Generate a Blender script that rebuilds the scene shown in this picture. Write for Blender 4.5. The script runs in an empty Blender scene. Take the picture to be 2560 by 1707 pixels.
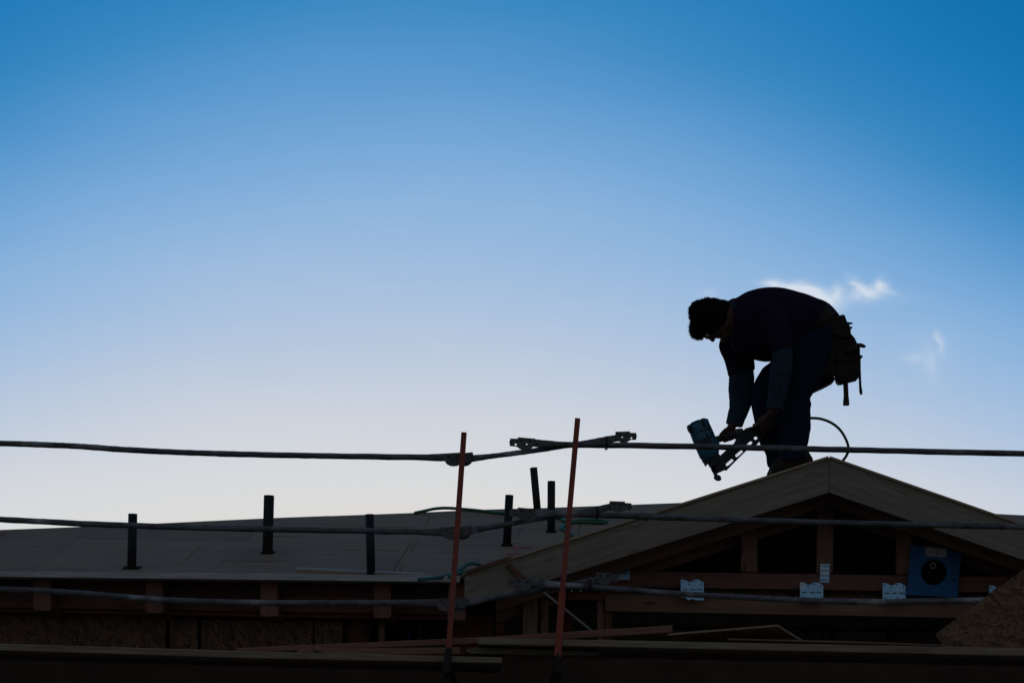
import bpy, bmesh, math, random
from mathutils import Vector, Matrix, noise

random.seed(7)
sc = bpy.context.scene
COL = sc.collection

# ------------------------------------------------------------------ camera, sky, sun, exposure
CAM_Z, CAM_Y, F, HZ = 1.6, -14.0, 5180.0, 2016.0      # focal length and horizon in pixels of the 2560 px wide photograph
cam = bpy.data.cameras.new('camera')
cam.sensor_width = 36.0
cam.lens = F / 2560 * 36.0
cam.shift_y = (HZ - 853.5) / 2560
cam.clip_end = 5000
co = bpy.data.objects.new('camera', cam)
co.location = (0, CAM_Y, CAM_Z)
co.rotation_euler = (math.radians(90), 0, 0)
COL.objects.link(co)
sc.camera = co

sc.view_settings.view_transform = 'Standard'
sc.view_settings.look = 'None'
sc.view_settings.exposure = 0.0
sc.view_settings.gamma = 1.0
sc.cycles.max_bounces = 6
sc.cycles.diffuse_bounces = 3
sc.cycles.glossy_bounces = 2

SUN_EL, SUN_AZ = 3.0, -2.5            # low sun straight behind the house, azimuth from +Y


def srgb(r, g, b):
    def f(c):
        c /= 255.0
        return c / 12.92 if c <= 0.04045 else ((c + 0.055) / 1.055) ** 2.4
    return (f(r), f(g), f(b), 1.0)


def build_world():
    w = bpy.data.worlds.new('World')
    sc.world = w
    w.use_nodes = True
    nt = w.node_tree
    nt.nodes.clear()
    N, L = nt.nodes.new, nt.links.new

    def m(op, a, b=None, c=None):
        n = N('ShaderNodeMath')
        n.operation = op
        for i, v in enumerate((a, b, c)):
            if v is None:
                continue
            if isinstance(v, (int, float)):
                n.inputs[i].default_value = v
            else:
                L(v, n.inputs[i])
        return n.outputs[0]
    tc = N('ShaderNodeTexCoord')
    sep = N('ShaderNodeSeparateXYZ')
    L(tc.outputs['Generated'], sep.inputs[0])
    X, Y, Z = sep.outputs
    el = m('MULTIPLY', m('ARCSINE', Z), 180 / math.pi)
    az = m('MULTIPLY', m('ARCTAN2', X, Y), 180 / math.pi)
    da = m('ADD', az, 2.6)
    d2 = m('MULTIPLY', da, da)
    S, K = 40.0, 0.0180
    gmap = N('ShaderNodeMapRange')            # the glow spreads wider near the horizon
    gmap.interpolation_type = 'SMOOTHSTEP'
    for k_, v_ in (('From Min', 6.0), ('From Max', 19.0), ('To Min', 0.62), ('To Max', 1.28)):
        gmap.inputs[k_].default_value = v_
    L(el, gmap.inputs['Value'])
    shift = m('MULTIPLY', m('SUBTRACT', 1.0, m('EXPONENT', m('MULTIPLY', m('MULTIPLY', d2, gmap.outputs[0]), -K / S))), S)
    t = m('ADD', m('MAXIMUM', el, 0.0), shift)
    ramp = N('ShaderNodeValToRGB')
    ramp.color_ramp.interpolation = 'B_SPLINE'
    stops = SKY_STOPS
    els = ramp.color_ramp.elements
    while len(els) < len(stops):
        els.new(0.5)
    for e, (deg, c) in zip(els, stops):
        e.position = deg / 130.0
        e.color = c
    hz_ = N('ShaderNodeTexNoise')             # faint uneven haze
    hz_.inputs['Scale'].default_value = 5.0
    hz_.inputs['Detail'].default_value = 5.0
    hm = N('ShaderNodeMapping')
    hm.inputs['Scale'].default_value = (1.0, 1.0, 4.0)
    L(tc.outputs['Generated'], hm.inputs['Vector'])
    L(hm.outputs[0], hz_.inputs['Vector'])
    t = m('ADD', t, m('MULTIPLY', m('SUBTRACT', hz_.outputs['Fac'], 0.5), 1.0))
    L(m('DIVIDE', t, 130.0), ramp.inputs[0])
    # dusk sky opposite the glow
    anti = N('ShaderNodeValToRGB')
    ae = anti.color_ramp.elements
    ae.new(.35)
    for e, (p_, c_) in zip(ae, ((0.0, srgb(108, 108, 112)), (.35, srgb(98, 104, 114)), (1.0, srgb(70, 84, 104)))):
        e.position = p_
        e.color = c_
    L(m('DIVIDE', m('MAXIMUM', el, 0.0), 90.0), anti.inputs[0])
    bmap = N('ShaderNodeMapRange')
    bmap.interpolation_type = 'SMOOTHSTEP'
    bmap.inputs['From Min'].default_value, bmap.inputs['From Max'].default_value = 35.0, 120.0
    L(m('ABSOLUTE', da), bmap.inputs['Value'])
    amix = N('ShaderNodeMix')
    amix.data_type = 'RGBA'
    L(bmap.outputs[0], amix.inputs['Factor'])
    L(ramp.outputs[0], amix.inputs['A'])
    L(anti.outputs[0], amix.inputs['B'])
    # physical sky of the same low sun, blended in
    sky = N('ShaderNodeTexSky')
    sky.sky_type = 'NISHITA'
    sky.sun_disc = False
    sky.sun_elevation = math.radians(SUN_EL)
    sky.sun_rotation = math.radians(SUN_AZ)
    sky.altitude = 0
    sky.air_density = 1.0
    sky.dust_density = 0.6
    sky.ozone_density = 2.0
    sk = N('ShaderNodeVectorMath')
    sk.operation = 'SCALE'
    L(sky.outputs[0], sk.inputs[0])
    sk.inputs['Scale'].default_value = 0.06
    mix = N('ShaderNodeMix')
    mix.data_type = 'RGBA'
    mix.inputs['Factor'].default_value = 0.04
    L(amix.outputs['Result'], mix.inputs['A'])
    L(sk.outputs[0], mix.inputs['B'])
    # small wispy clouds low in the sky, placed by direction (tangent azimuth, tangent elevation)
    ysafe = m('MAXIMUM', Y, 0.05)
    tx = m('DIVIDE', X, ysafe)
    te = m('DIVIDE', Z, ysafe)
    nz = N('ShaderNodeTexNoise')
    nz.inputs['Scale'].default_value = 58.0
    nz.inputs['Detail'].default_value = 4.0
    nz.inputs['Roughness'].default_value = 0.55
    cv = N('ShaderNodeCombineXYZ')
    L(m('MULTIPLY', tx, 1.0), cv.inputs[0])
    L(m('MULTIPLY', te, 1.6), cv.inputs[1])
    L(cv.outputs[0], nz.inputs['Vector'])
    nsep = N('ShaderNodeSeparateColor')
    L(nz.outputs['Color'], nsep.inputs[0])
    warp = m('SUBTRACT', nsep.outputs[0], 0.5)
    warp2 = m('SUBTRACT', nsep.outputs[1], 0.5)
    acc = None
    for (px, py, sx, sy, rot, a) in CLOUDS:
        cx, cy = (px - 1280) / F, (HZ - py) / F
        ux = m('ADD', m('SUBTRACT', tx, cx), m('MULTIPLY', warp, 0.013))
        uy = m('ADD', m('SUBTRACT', te, cy), m('MULTIPLY', warp2, 0.009))
        c_, s_ = math.cos(rot), math.sin(rot)
        p = m('ADD', m('MULTIPLY', ux, c_ * F / sx), m('MULTIPLY', uy, s_ * F / sx))
        q = m('ADD', m('MULTIPLY', ux, -s_ * F / sy), m('MULTIPLY', uy, c_ * F / sy))
        g = m('MULTIPLY', m('EXPONENT', m('MULTIPLY', m('ADD', m('MULTIPLY', p, p), m('MULTIPLY', q, q)), -1.0)), a)
        acc = g if acc is None else m('ADD', acc, g)
    acc = m('MULTIPLY', acc, m('MAXIMUM', m('SUBTRACT', m('MULTIPLY', nz.outputs['Fac'], 2.6), 0.35), 0.0))
    acc = m('MULTIPLY', m('MINIMUM', m('MULTIPLY', acc, 0.85), 0.85), m('GREATER_THAN', Y, 0.3))
    cm = N('ShaderNodeMix')
    cm.data_type = 'RGBA'
    L(acc, cm.inputs['Factor'])
    L(mix.outputs['Result'], cm.inputs['A'])
    cm.inputs['B'].default_value = srgb(222, 228, 238)
    bg = N('ShaderNodeBackground')
    bg.inputs['Strength'].default_value = 1.0
    out = N('ShaderNodeOutputWorld')
    L(cm.outputs['Result'], bg.inputs[0])
    L(bg.outputs[0], out.inputs[0])


SKY_STOPS = [
    (0.0, srgb(220, 210, 202)), (7.0, srgb(222, 219, 215)), (9.0, srgb(220, 222, 224)), (11.2, srgb(203, 211, 224)),
    (13.6, srgb(172, 196, 225)), (16.0, srgb(143, 184, 225)), (18.6, srgb(105, 163, 216)), (21.5, srgb(40, 133, 194)),
    (25.5, srgb(0, 114, 178)), (33.0, srgb(0, 96, 152)), (48.0, srgb(48, 86, 122)), (75.0, srgb(66, 84, 106)), (130.0, srgb(70, 84, 104))]
CLOUDS = [  # photograph pixel, half widths in pixels, tilt, opacity
    (1960, 720, 50, 14, -0.12, .8), (2020, 733, 60, 20, -0.3, .8), (2060, 748, 40, 22, -.5, .55), (2094, 727, 15, 17, 0, .5), (2146, 714, 22, 13, -0.6, .55), (2172, 737, 28, 17, -0.4, .7),
    (2204, 717, 15, 19, .2, .7), (2228, 729, 16, 9, 0, .3), (2110, 742, 130, 22, 0, .25), (1768, 735, 22, 12, 0, .28),
    (2346, 855, 11, 26, .35, .5), (2325, 905, 15, 46, .3, .25), (2290, 893, 34, 12, 0, .22), (2335, 880, 60, 50, 0, .08)]
build_world()

sun = bpy.data.lights.new('sun', 'SUN')
sun.energy = 0.12
sun.angle = math.radians(10)
sun.color = (1.0, 0.9, 0.78)
so = bpy.data.objects.new('sun', sun)
_sd = Vector((math.sin(math.radians(SUN_AZ)) * math.cos(math.radians(SUN_EL)), math.cos(math.radians(SUN_AZ)) * math.cos(math.radians(SUN_EL)), math.sin(math.radians(SUN_EL))))
so.rotation_euler = (-_sd).to_track_quat('-Z', 'Y').to_euler()
so.location = (0, 30, 12)
COL.objects.link(so)


# ------------------------------------------------------------------ helpers
def P(px, py, Y):
    """point at depth Y whose place in the photograph is (px, py)"""
    k = (Y - CAM_Y) / F
    return Vector(((px - 1280) * k, Y, CAM_Z + (HZ - py) * k))


def KX(Y):
    return (Y - CAM_Y) / F


def zoomer(x0, y0, s):
    return lambda u, v: (x0 + u / s, y0 + v / s)


D = lambda x, y: (x * 1.08844, y * 1.08844)
R1 = zoomer(0, 1240, 3.358)
R2 = zoomer(600, 1240, 3.358)
R3 = zoomer(1100, 1240, 3.358)
R4 = zoomer(1600, 1240, 3.358)
R5 = zoomer(2060, 1240, 3.358)
Z6 = zoomer(1680, 690, 3.0154)
Z7 = zoomer(1080, 1040, 4.2)
G1 = zoomer(1700, 1030, 8.254)
B2 = zoomer(1990, 760, 5.81)

WM = {}


def place(o, mat4, parent):
    WM[o.name] = mat4.copy()
    if parent is not None:
        o.parent = parent
        o.matrix_parent_inverse = WM[parent.name].inverted()
    o.matrix_basis = mat4


def thing(name, label, cat, loc=(0, 0, 0), group=None):
    o = bpy.data.objects.new(name, None)
    o.empty_display_size = 0.1
    COL.objects.link(o)
    place(o, Matrix.Translation(Vector(loc)), None)
    tag(o, label, cat, group)
    return o


def tag(o, label, cat, group=None):
    o['label'] = label
    o['category'] = cat
    if group:
        o['group'] = group
    return o


def emit(name, bm, mat, parent=None, mtx=None, smooth=False):
    """bm holds world coordinates; mtx is the wanted local frame"""
    mtx = mtx or Matrix.Identity(4)
    me = bpy.data.meshes.new(name)
    bmesh.ops.recalc_face_normals(bm, faces=bm.faces)
    bm.transform(mtx.inverted())
    bm.to_mesh(me)
    bm.free()
    if smooth:
        for p in me.polygons:
            p.use_smooth = True
    me.materials.append(mat)
    o = bpy.data.objects.new(name, me)
    COL.objects.link(o)
    place(o, mtx, parent)
    return o


def frame_from(a, b, up=Vector((0, -1, 0))):
    x = (b - a).normalized()
    y = up - x * up.dot(x)
    if y.length < 1e-4:
        y = Vector((0, 0, 1)) - x * x.z
    y.normalize()
    z = x.cross(y)
    m = Matrix((x, y, z)).transposed().to_4x4()
    m.translation = (a + b) / 2
    return m


def bev(bm, r, seg=1):
    if r > 0:
        bmesh.ops.bevel(bm, geom=[e for e in bm.edges], offset=r, segments=seg, affect='EDGES', clamp_overlap=True, profile=.6)


def prism_bm(front, back):
    bm = bmesh.new()
    a = [bm.verts.new(p) for p in front]
    b = [bm.verts.new(p) for p in back]
    n = len(a)
    bm.faces.new(a)
    bm.faces.new(b[::-1])
    for i in range(n):
        bm.faces.new((a[i], b[i], b[(i + 1) % n], a[(i + 1) % n]))
    bmesh.ops.recalc_face_normals(bm, faces=bm.faces)
    return bm


def slab(name, pts, Y, depth, mat, parent=None, r=0.002, axis=(0, 1)):
    """solid whose front outline (photograph pixels) stands at depth Y and that is `depth` metres deep"""
    f = [P(x, y, Y) for x, y in pts]
    bk = [p + Vector((0, depth, 0)) for p in f]
    bm = prism_bm(f, bk)
    bev(bm, r)
    m = frame_from(f[axis[0]], f[axis[1]])
    c = sum(f, Vector()) / len(f) + Vector((0, depth / 2, 0))
    m.translation = c
    return emit(name, bm, mat, parent, m)


def holed(name, outer, holes, depth, mat, parent=None, smooth=False, r=0.0):
    """outline with holes, world points in one plane y = const, extruded by depth along +Y"""
    bm = bmesh.new()
    for loop in [outer] + holes:
        vs = [bm.verts.new(p) for p in loop]
        for i in range(len(vs)):
            bm.edges.new((vs[i], vs[(i + 1) % len(vs)]))
    bmesh.ops.triangle_fill(bm, use_beauty=True, use_dissolve=False, edges=bm.edges[:])
    ret = bmesh.ops.extrude_face_region(bm, geom=bm.faces[:])
    vs = [g for g in ret['geom'] if isinstance(g, bmesh.types.BMVert)]
    bmesh.ops.translate(bm, verts=vs, vec=(0, depth, 0))
    bmesh.ops.recalc_face_normals(bm, faces=bm.faces)
    m = Matrix.Translation(sum(outer, Vector()) / len(outer))
    return emit(name, bm, mat, parent, m)


def board(name, a, b, h, d, mat, parent=None, r=0.002, up=Vector((0, 0, 1))):
    """timber from a to b (centre line), h along `up`, d across"""
    x = (b - a).normalized()
    z = (up - x * up.dot(x)).normalized()
    y = z.cross(x)
    L = (b - a).length
    bm = bmesh.new()
    bmesh.ops.create_cube(bm, size=1.0)
    for v in bm.verts:
        v.co = Vector((v.co.x * L, v.co.y * d, v.co.z * h))
    bev(bm, r)
    m = Matrix((x, y, z)).transposed().to_4x4()
    m.translation = (a + b) / 2
    bm.transform(m)
    return emit(name, bm, mat, parent, m)


def catmull(pts, n):
    """resample control items (lists of floats / Vectors) n per span"""
    out = []
    L = len(pts)
    for i in range(L - 1):
        p0, p1, p2, p3 = pts[max(i - 1, 0)], pts[i], pts[i + 1], pts[min(i + 2, L - 1)]
        for k in range(n):
            t = k / n
            out.append(0.5 * ((2 * p1) + (p2 - p0) * t + (2 * p0 - 5 * p1 + 4 * p2 - p3) * t * t + (3 * p1 - p0 - 3 * p2 + p3) * t ** 3))
    out.append(pts[-1].copy())
    return out


def tube_bm(path, radius, seg=12, squash=None, rough=0.0, seed=0, bm=None):
    """sweep; radius float or list; squash list gives (wide, thin) factors for crimped ends (wide = vertical)"""
    bm = bm or bmesh.new()
    rings = []
    n = len(path)
    s = None
    for i, p in enumerate(path):
        t = (path[min(i + 1, n - 1)] - path[max(i - 1, 0)]).normalized()
        if s is None:
            ref = Vector((0, 0, 1)) if abs(t.z) < .9 else Vector((1, 0, 0))
            s = t.cross(ref)
        s = s - t * s.dot(t)
        s.normalize()
        u = s.cross(t).normalized()
        r = radius[i] if isinstance(radius, (list, tuple)) else radius
        wu, ws = squash[i] if squash else (1, 1)
        ring = []
        for k in range(seg):
            a = 2 * math.pi * k / seg
            rr = r
            if rough:
                q = p * 23 + Vector((math.cos(a) * 1.3, math.sin(a) * 1.3, seed))
                rr += rough * max(-.3, noise.noise(q) + .5 * noise.noise(q * 3))
            ring.append(bm.verts.new(p + u * math.cos(a) * rr * wu + s * math.sin(a) * rr * ws))
        rings.append(ring)
    for a, b in zip(rings, rings[1:]):
        for k in range(seg):
            bm.faces.new((a[k], a[(k + 1) % seg], b[(k + 1) % seg], b[k]))
    bm.faces.new(rings[0][::-1])
    bm.faces.new(rings[-1])
    return bm


def loft_bm(secs, seg=28, bm=None, power=1.0, n=4):
    """secs: (A, B, Y, ry): two outline pixels of a limb, its depth and its half thickness across the view"""
    bm = bm or bmesh.new()
    ctrl = []
    for A, B, Y, ry in secs:
        a, b = P(*A, Y), P(*B, Y)
        ctrl.append(Vector((a.x, a.z, b.x, b.z)).to_4d())
        ctrl[-1] = (Vector((a.x, a.z)), Vector((b.x, b.z)), Y, ry)
    A = catmull([c[0] for c in ctrl], n)
    B = catmull([c[1] for c in ctrl], n)
    YR = catmull([Vector((c[2], c[3])) for c in ctrl], n)
    rings = []
    for a, b, yr in zip(A, B, YR):
        c, h = (a + b) / 2, (a - b) / 2
        ring = []
        for k in range(seg):
            th = 2 * math.pi * k / seg
            ct, st = math.cos(th), math.sin(th)
            ct = math.copysign(abs(ct) ** power, ct)
            st = math.copysign(abs(st) ** power, st)
            q = c + h * ct
            ring.append(bm.verts.new((q.x, yr[0] + yr[1] * st, q.y)))
        rings.append(ring)
    for a, b in zip(rings, rings[1:]):
        for k in range(seg):
            bm.faces.new((a[k], a[(k + 1) % seg], b[(k + 1) % seg], b[k]))
    bm.faces.new(rings[0][::-1])
    bm.faces.new(rings[-1])
    return bm


def capsule_bm(bm, pts, rad, seg=10):
    """chain of joints with round ends"""
    path, rs = [], []
    t0 = (pts[0] - pts[1]).normalized()
    t1 = (pts[-1] - pts[-2]).normalized()
    for a in (.97, .7, .35):
        path.append(pts[0] + t0 * rad[0] * a)
        rs.append(rad[0] * math.sqrt(1 - a * a))
    path += pts
    rs += rad
    for a in (.35, .7, .97):
        path.append(pts[-1] + t1 * rad[-1] * a)
        rs.append(rad[-1] * math.sqrt(1 - a * a))
    return tube_bm(path, rs, seg, bm=bm)


def ball_bm(bm, c, rx, ry, rz, rot=None, seg=20):
    m = Matrix.Translation(c) @ (rot.to_4x4() if rot else Matrix.Identity(4)) @ Matrix.Diagonal((rx, ry, rz, 1))
    bmesh.ops.create_uvsphere(bm, u_segments=seg, v_segments=seg // 2 + 2, radius=1, matrix=m)
    return bm


def fuse(bm, voxel, smooth_it=4, disp=None):
    """union of overlapping closed shapes as one continuous surface"""
    bmesh.ops.recalc_face_normals(bm, faces=bm.faces)
    me = bpy.data.meshes.new('tmp')
    bm.to_mesh(me)
    bm.free()
    o = bpy.data.objects.new('tmp', me)
    COL.objects.link(o)
    r = o.modifiers.new('r', 'REMESH')
    r.mode = 'VOXEL'
    r.voxel_size = voxel
    s = o.modifiers.new('s', 'SMOOTH')
    s.factor = .5
    s.iterations = smooth_it
    dg = bpy.context.evaluated_depsgraph_get()
    dg.update()
    ev = bpy.data.meshes.new_from_object(o.evaluated_get(dg))
    bpy.data.objects.remove(o)
    bpy.data.meshes.remove(me)
    out = bmesh.new()
    out.from_mesh(ev)
    bpy.data.meshes.remove(ev)
    if disp:
        out.normal_update()
        mv = [(v, disp(v.co, v.normal)) for v in out.verts]
        for v, d in mv:
            v.co += v.normal * d
    return out


# ------------------------------------------------------------------ materials
MATS = {}


def mat(name, base, base2=None, rough=.7, grain=None, scale=6.0, metallic=0.0, spec=.3, bump=.0, var=.0, kind='noise', spots=None, spot_amt=.0, contrast=(.35, .65)):
    """procedural surface: two tones mixed by (stretched) noise, optional strands or spots, per-piece variation"""
    if name in MATS:
        return MATS[name]
    mt = bpy.data.materials.new(name)
    MATS[name] = mt
    mt.use_nodes = True
    nt = mt.node_tree
    N, L = nt.nodes.new, nt.links.new
    bs = nt.nodes['Principled BSDF']
    bs.inputs['Roughness'].default_value = rough
    bs.inputs['Metallic'].default_value = metallic
    bs.inputs['Specular IOR Level'].default_value = spec
    tc = N('ShaderNodeTexCoord')
    mp = N('ShaderNodeMapping')
    mp.inputs['Scale'].default_value = grain or (1, 1, 1)
    oi = N('ShaderNodeObjectInfo')
    vadd = N('ShaderNodeVectorMath')
    vadd.operation = 'MULTIPLY_ADD'
    cx = N('ShaderNodeCombineXYZ')
    for i in range(3):
        L(oi.outputs['Random'], cx.inputs[i])
    L(cx.outputs[0], vadd.inputs[0])
    vadd.inputs[1].default_value = (37.0, 19.0, 53.0)
    L(tc.outputs['Object'], vadd.inputs[2])
    L(vadd.outputs[0], mp.inputs['Vector'])
    vec = mp.outputs[0]
    strand = None
    if kind == 'strand':       # pressed wood flakes lying in all directions, in layers
        for j, ang in enumerate((.35, -.6, 1.5, .95)):
            vr = N('ShaderNodeVectorRotate')
            vr.rotation_type = 'Y_AXIS'
            vr.inputs['Angle'].default_value = ang
            L(vec, vr.inputs['Vector'])
            m2 = N('ShaderNodeMapping')
            m2.inputs['Scale'].default_value = (13.0 + j, 13.0, 78.0 - 6 * j)
            m2.inputs['Location'].default_value = (j * 3.1, 0, j * 7.7)
            L(vr.outputs[0], m2.inputs['Vector'])
            vo = N('ShaderNodeTexVoronoi')
            vo.inputs['Scale'].default_value = 1.0
            L(m2.outputs[0], vo.inputs['Vector'])
            sp = N('ShaderNodeSeparateColor')
            L(vo.outputs['Color'], sp.inputs[0])
            if strand is None:
                strand = sp.outputs[0]
            else:
                gt = N('ShaderNodeMath')
                gt.operation = 'GREATER_THAN'
                gt.inputs[1].default_value = .62
                L(sp.outputs[1], gt.inputs[0])
                mm = N('ShaderNodeMix')
                L(gt.outputs[0], mm.inputs['Factor'])
                L(strand, mm.inputs['A'])
                L(sp.outputs[0], mm.inputs['B'])
                strand = mm.outputs['Result']
    nz = N('ShaderNodeTexNoise')
    nz.inputs['Scale'].default_value = scale
    nz.inputs['Detail'].default_value = 6
    nz.inputs['Roughness'].default_value = .62
    nz.inputs['Distortion'].default_value = .4
    L(vec, nz.inputs['Vector'])
    mr = N('ShaderNodeMapRange')
    mr.inputs['From Min'].default_value, mr.inputs['From Max'].default_value = contrast
    L(strand if strand is not None else nz.outputs['Fac'], mr.inputs['Value'])
    mx = N('ShaderNodeMix')
    mx.data_type = 'RGBA'
    b2 = base2 or tuple(c * .65 for c in base)
    mx.inputs['A'].default_value = (*base, 1)
    mx.inputs['B'].default_value = (*b2, 1)
    L(mr.outputs[0], mx.inputs['Factor'])
    col = mx.outputs['Result']
    if spots:
        n2 = N('ShaderNodeTexVoronoi' if kind == 'knots' else 'ShaderNodeTexNoise')
        m3 = N('ShaderNodeMapRange')
        if kind == 'knots':
            mk = N('ShaderNodeMapping')
            mk.inputs['Scale'].default_value = (2.2, 9.0, 9.0)
            L(vadd.outputs[0], mk.inputs['Vector'])
            L(mk.outputs[0], n2.inputs['Vector'])
            n2.inputs['Scale'].default_value = 1.0
            m3.inputs['From Min'].default_value, m3.inputs['From Max'].default_value = .16, .05
            L(n2.outputs['Distance'], m3.inputs['Value'])
        else:
            n2.inputs['Scale'].default_value = scale * .35
            n2.inputs['Detail'].default_value = 5
            L(vadd.outputs[0], n2.inputs['Vector'])
            m3.inputs['From Min'].default_value, m3.inputs['From Max'].default_value = .55, .68
            L(n2.outputs['Fac'], m3.inputs['Value'])
        am = N('ShaderNodeMath')
        am.operation = 'MULTIPLY'
        am.inputs[1].default_value = spot_amt
        L(m3.outputs[0], am.inputs[0])
        mx2 = N('ShaderNodeMix')
        mx2.data_type = 'RGBA'
        L(am.outputs[0], mx2.inputs['Factor'])
        L(col, mx2.inputs['A'])
        mx2.inputs['B'].default_value = (*spots, 1)
        col = mx2.outputs['Result']
    if var:
        hs = N('ShaderNodeHueSaturation')
        mv = N('ShaderNodeMapRange')
        mv.inputs['To Min'].default_value, mv.inputs['To Max'].default_value = 1 - var, 1 + var
        L(oi.outputs['Random'], mv.inputs['Value'])
        L(mv.outputs[0], hs.inputs['Value'])
        L(col, hs.inputs['Color'])
        col = hs.outputs['Color']
    L(col, bs.inputs['Base Color'])
    if bump:
        bp = N('ShaderNodeBump')
        bp.inputs['Strength'].default_value = bump
        bp.inputs['Distance'].default_value = .004
        L(nz.outputs['Fac'], bp.inputs['Height'])
        L(bp.outputs[0], bs.inputs['Normal'])
    return mt


GR = (1.0, 14.0, 14.0)
FIR = mat('fir_wood', (.26, .158, .11), (.17, .098, .068), .75, GR, 3.0, bump=.25, var=.18, kind='knots', spots=(.09, .04, .02), spot_amt=.9)
REDFIR = mat('reddish_fir_wood', (.23, .115, .085), (.15, .073, .055), .75, GR, 3.0, bump=.25, var=.2, kind='knots', spots=(.08, .03, .02), spot_amt=.9)
DARKFIR = mat('brown_framing_wood', (.20, .09, .05), (.12, .055, .032), .8, GR, 3.0, bump=.25, var=.2, kind='knots', spots=(.05, .02, .015), spot_amt=.8)
PRIMED = mat('pale_fascia_wood', (.275, .247, .20), (.18, .16, .127), .7, (1.0, 20.0, 20.0), 2.4, bump=.2, var=.05, kind='knots', spots=(.17, .12, .08), spot_amt=.7)
PLY = mat('plywood', (.35, .275, .185), (.15, .115, .078), .8, (1.0, 26.0, 26.0), 2.2, bump=.25, var=.13, spots=(.16, .115, .085), spot_amt=.5, contrast=(.28, .74))
PLYEDGE = mat('plywood_edge', (.42, .34, .24), (.32, .25, .17), .8, (1, 6, 40), 4.0)
DECK = mat('roof_underlay', (.05, .028, .022), None, .9)
OSB = mat('strand_board', (.215, .135, .078), (.07, .041, .023), .8, (1, 1, 1), 16.0, kind='strand', bump=.3, contrast=(.1, .95))
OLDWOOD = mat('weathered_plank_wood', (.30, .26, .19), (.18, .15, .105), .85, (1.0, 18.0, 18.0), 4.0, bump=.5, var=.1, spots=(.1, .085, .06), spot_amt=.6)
SHADEWOOD = mat('shaded_deck_wood', (.14, .095, .065), (.09, .06, .042), .85, GR, 3.0)  # dark tone puts the shade of the deck undersides into the wood colour
SHELLSHADE = mat('shade_brown_shell', (.075, .05, .038), (.05, .034, .026), .9, None, 3.0)  # dark brown stands in for shade under the scaffold and inside the rooms
GALV = mat('galvanised_tube', (.15, .165, .18), (.06, .062, .064), .6, (1, 2, 2), 11.0, metallic=.25, spec=.35, bump=.25, var=.08, spots=(.50, .53, .55), spot_amt=.6)
CAST = mat('cast_bracket_steel', (.13, .138, .14), (.07, .073, .076), .6, (1, 1, 1), 30.0, metallic=.3, spec=.4, bump=.3, var=.1, spots=(.20, .12, .08), spot_amt=.5)
WIRE = mat('rusty_wire', (.05, .035, .03), None, .7, metallic=.4)
REDP = mat('red_painted_steel', (.31, .062, .036), (.22, .046, .028), .55, (1, 1, 1), 20.0, spec=.35, bump=.1, var=.08, spots=(.14, .05, .035), spot_amt=.7)
DSTEEL = mat('dark_steel', (.028, .025, .024), (.018, .016, .016), .6, None, 12.0, metallic=.3)
ABS = mat('black_pipe_plastic', (.014, .016, .019), (.010, .011, .013), .6, None, 8.0, spec=.25)
PLATE = mat('galvanised_plate', (.36, .68, .95), (.30, .58, .84), .40, (1, 1, 1), 22.0, metallic=.9, spec=.6, bump=.05, spots=(.85, .82, .76), spot_amt=.55)  # blue base tint paints in a reflection of blue sky on the metal
NAIL = mat('rusty_nail', (.09, .035, .02), None, .7)
HOSEG = mat('green_hose_rubber', (.015, .135, .065), (.011, .10, .048), .45, None, 9.0, spec=.45)
HOSET = mat('teal_hose_rubber', (.03, .16, .15), (.02, .11, .105), .45, None, 9.0, spec=.45)
HOSED = mat('dark_green_hose_rubber', (.012, .045, .035), (.010, .032, .026), .5, None, 9.0, spec=.3)
BLUE = mat('blue_panel_plastic', (.012, .135, .34), (.009, .105, .275), .55, None, 7.0, spec=.3)
RUBBER = mat('black_rubber', (.012, .012, .013), (.009, .009, .009), .9, None, 9.0, spec=.1)
LABEL = mat('grey_printed_label', (.48, .46, .50), (.30, .28, .34), .7, (1, 1, 1), 60.0, contrast=(.5, .6))
WHITEP = mat('pale_pipe_rim', (.5, .5, .5), None, .6)
TEAL = mat('teal_tool_plastic', (.010, .125, .20), (.008, .085, .14), .42, None, 12.0, spec=.5, bump=.05)
TOOLB = mat('black_tool_metal', (.016, .018, .022), (.010, .011, .014), .5, None, 14.0, spec=.35)
TOOLG = mat('grey_tool_metal', (.05, .08, .10), (.035, .055, .07), .45, None, 14.0, metallic=.3)
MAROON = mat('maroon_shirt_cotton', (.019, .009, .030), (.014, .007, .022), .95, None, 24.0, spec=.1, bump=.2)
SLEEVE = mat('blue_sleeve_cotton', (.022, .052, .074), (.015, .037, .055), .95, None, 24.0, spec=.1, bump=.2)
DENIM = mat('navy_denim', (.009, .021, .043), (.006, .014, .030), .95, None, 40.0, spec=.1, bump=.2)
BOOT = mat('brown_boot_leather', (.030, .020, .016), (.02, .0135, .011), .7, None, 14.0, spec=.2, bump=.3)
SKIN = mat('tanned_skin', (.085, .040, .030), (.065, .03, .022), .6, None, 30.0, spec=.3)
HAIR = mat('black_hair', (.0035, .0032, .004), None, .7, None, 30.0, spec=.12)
LEATHER = mat('dark_tool_leather', (.020, .015, .014), (.012, .0095, .009), .7, None, 16.0, spec=.25, bump=.3)
WOODH = mat('hickory_handle', (.055, .028, .018), None, .6)
PINK = mat('pink_marking_paint', (.40, .075, .09), (.30, .21, .16), .85, None, 40.0, contrast=(.42, .62))
DIRT = mat('bare_earth', (.17, .13, .095), (.12, .09, .068), .95, None, 1.6, bump=.4)
GLASSES = mat('clear_lens', (.5, .5, .52), None, .2, spec=.6)
PAPER = mat('reddish_building_paper', (.16, .065, .045), (.11, .045, .032), .8, (1, 4, 1), 6.0, bump=.4)
BLUECORD = mat('blue_cable_plastic', (.02, .05, .22), None, .5)

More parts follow.
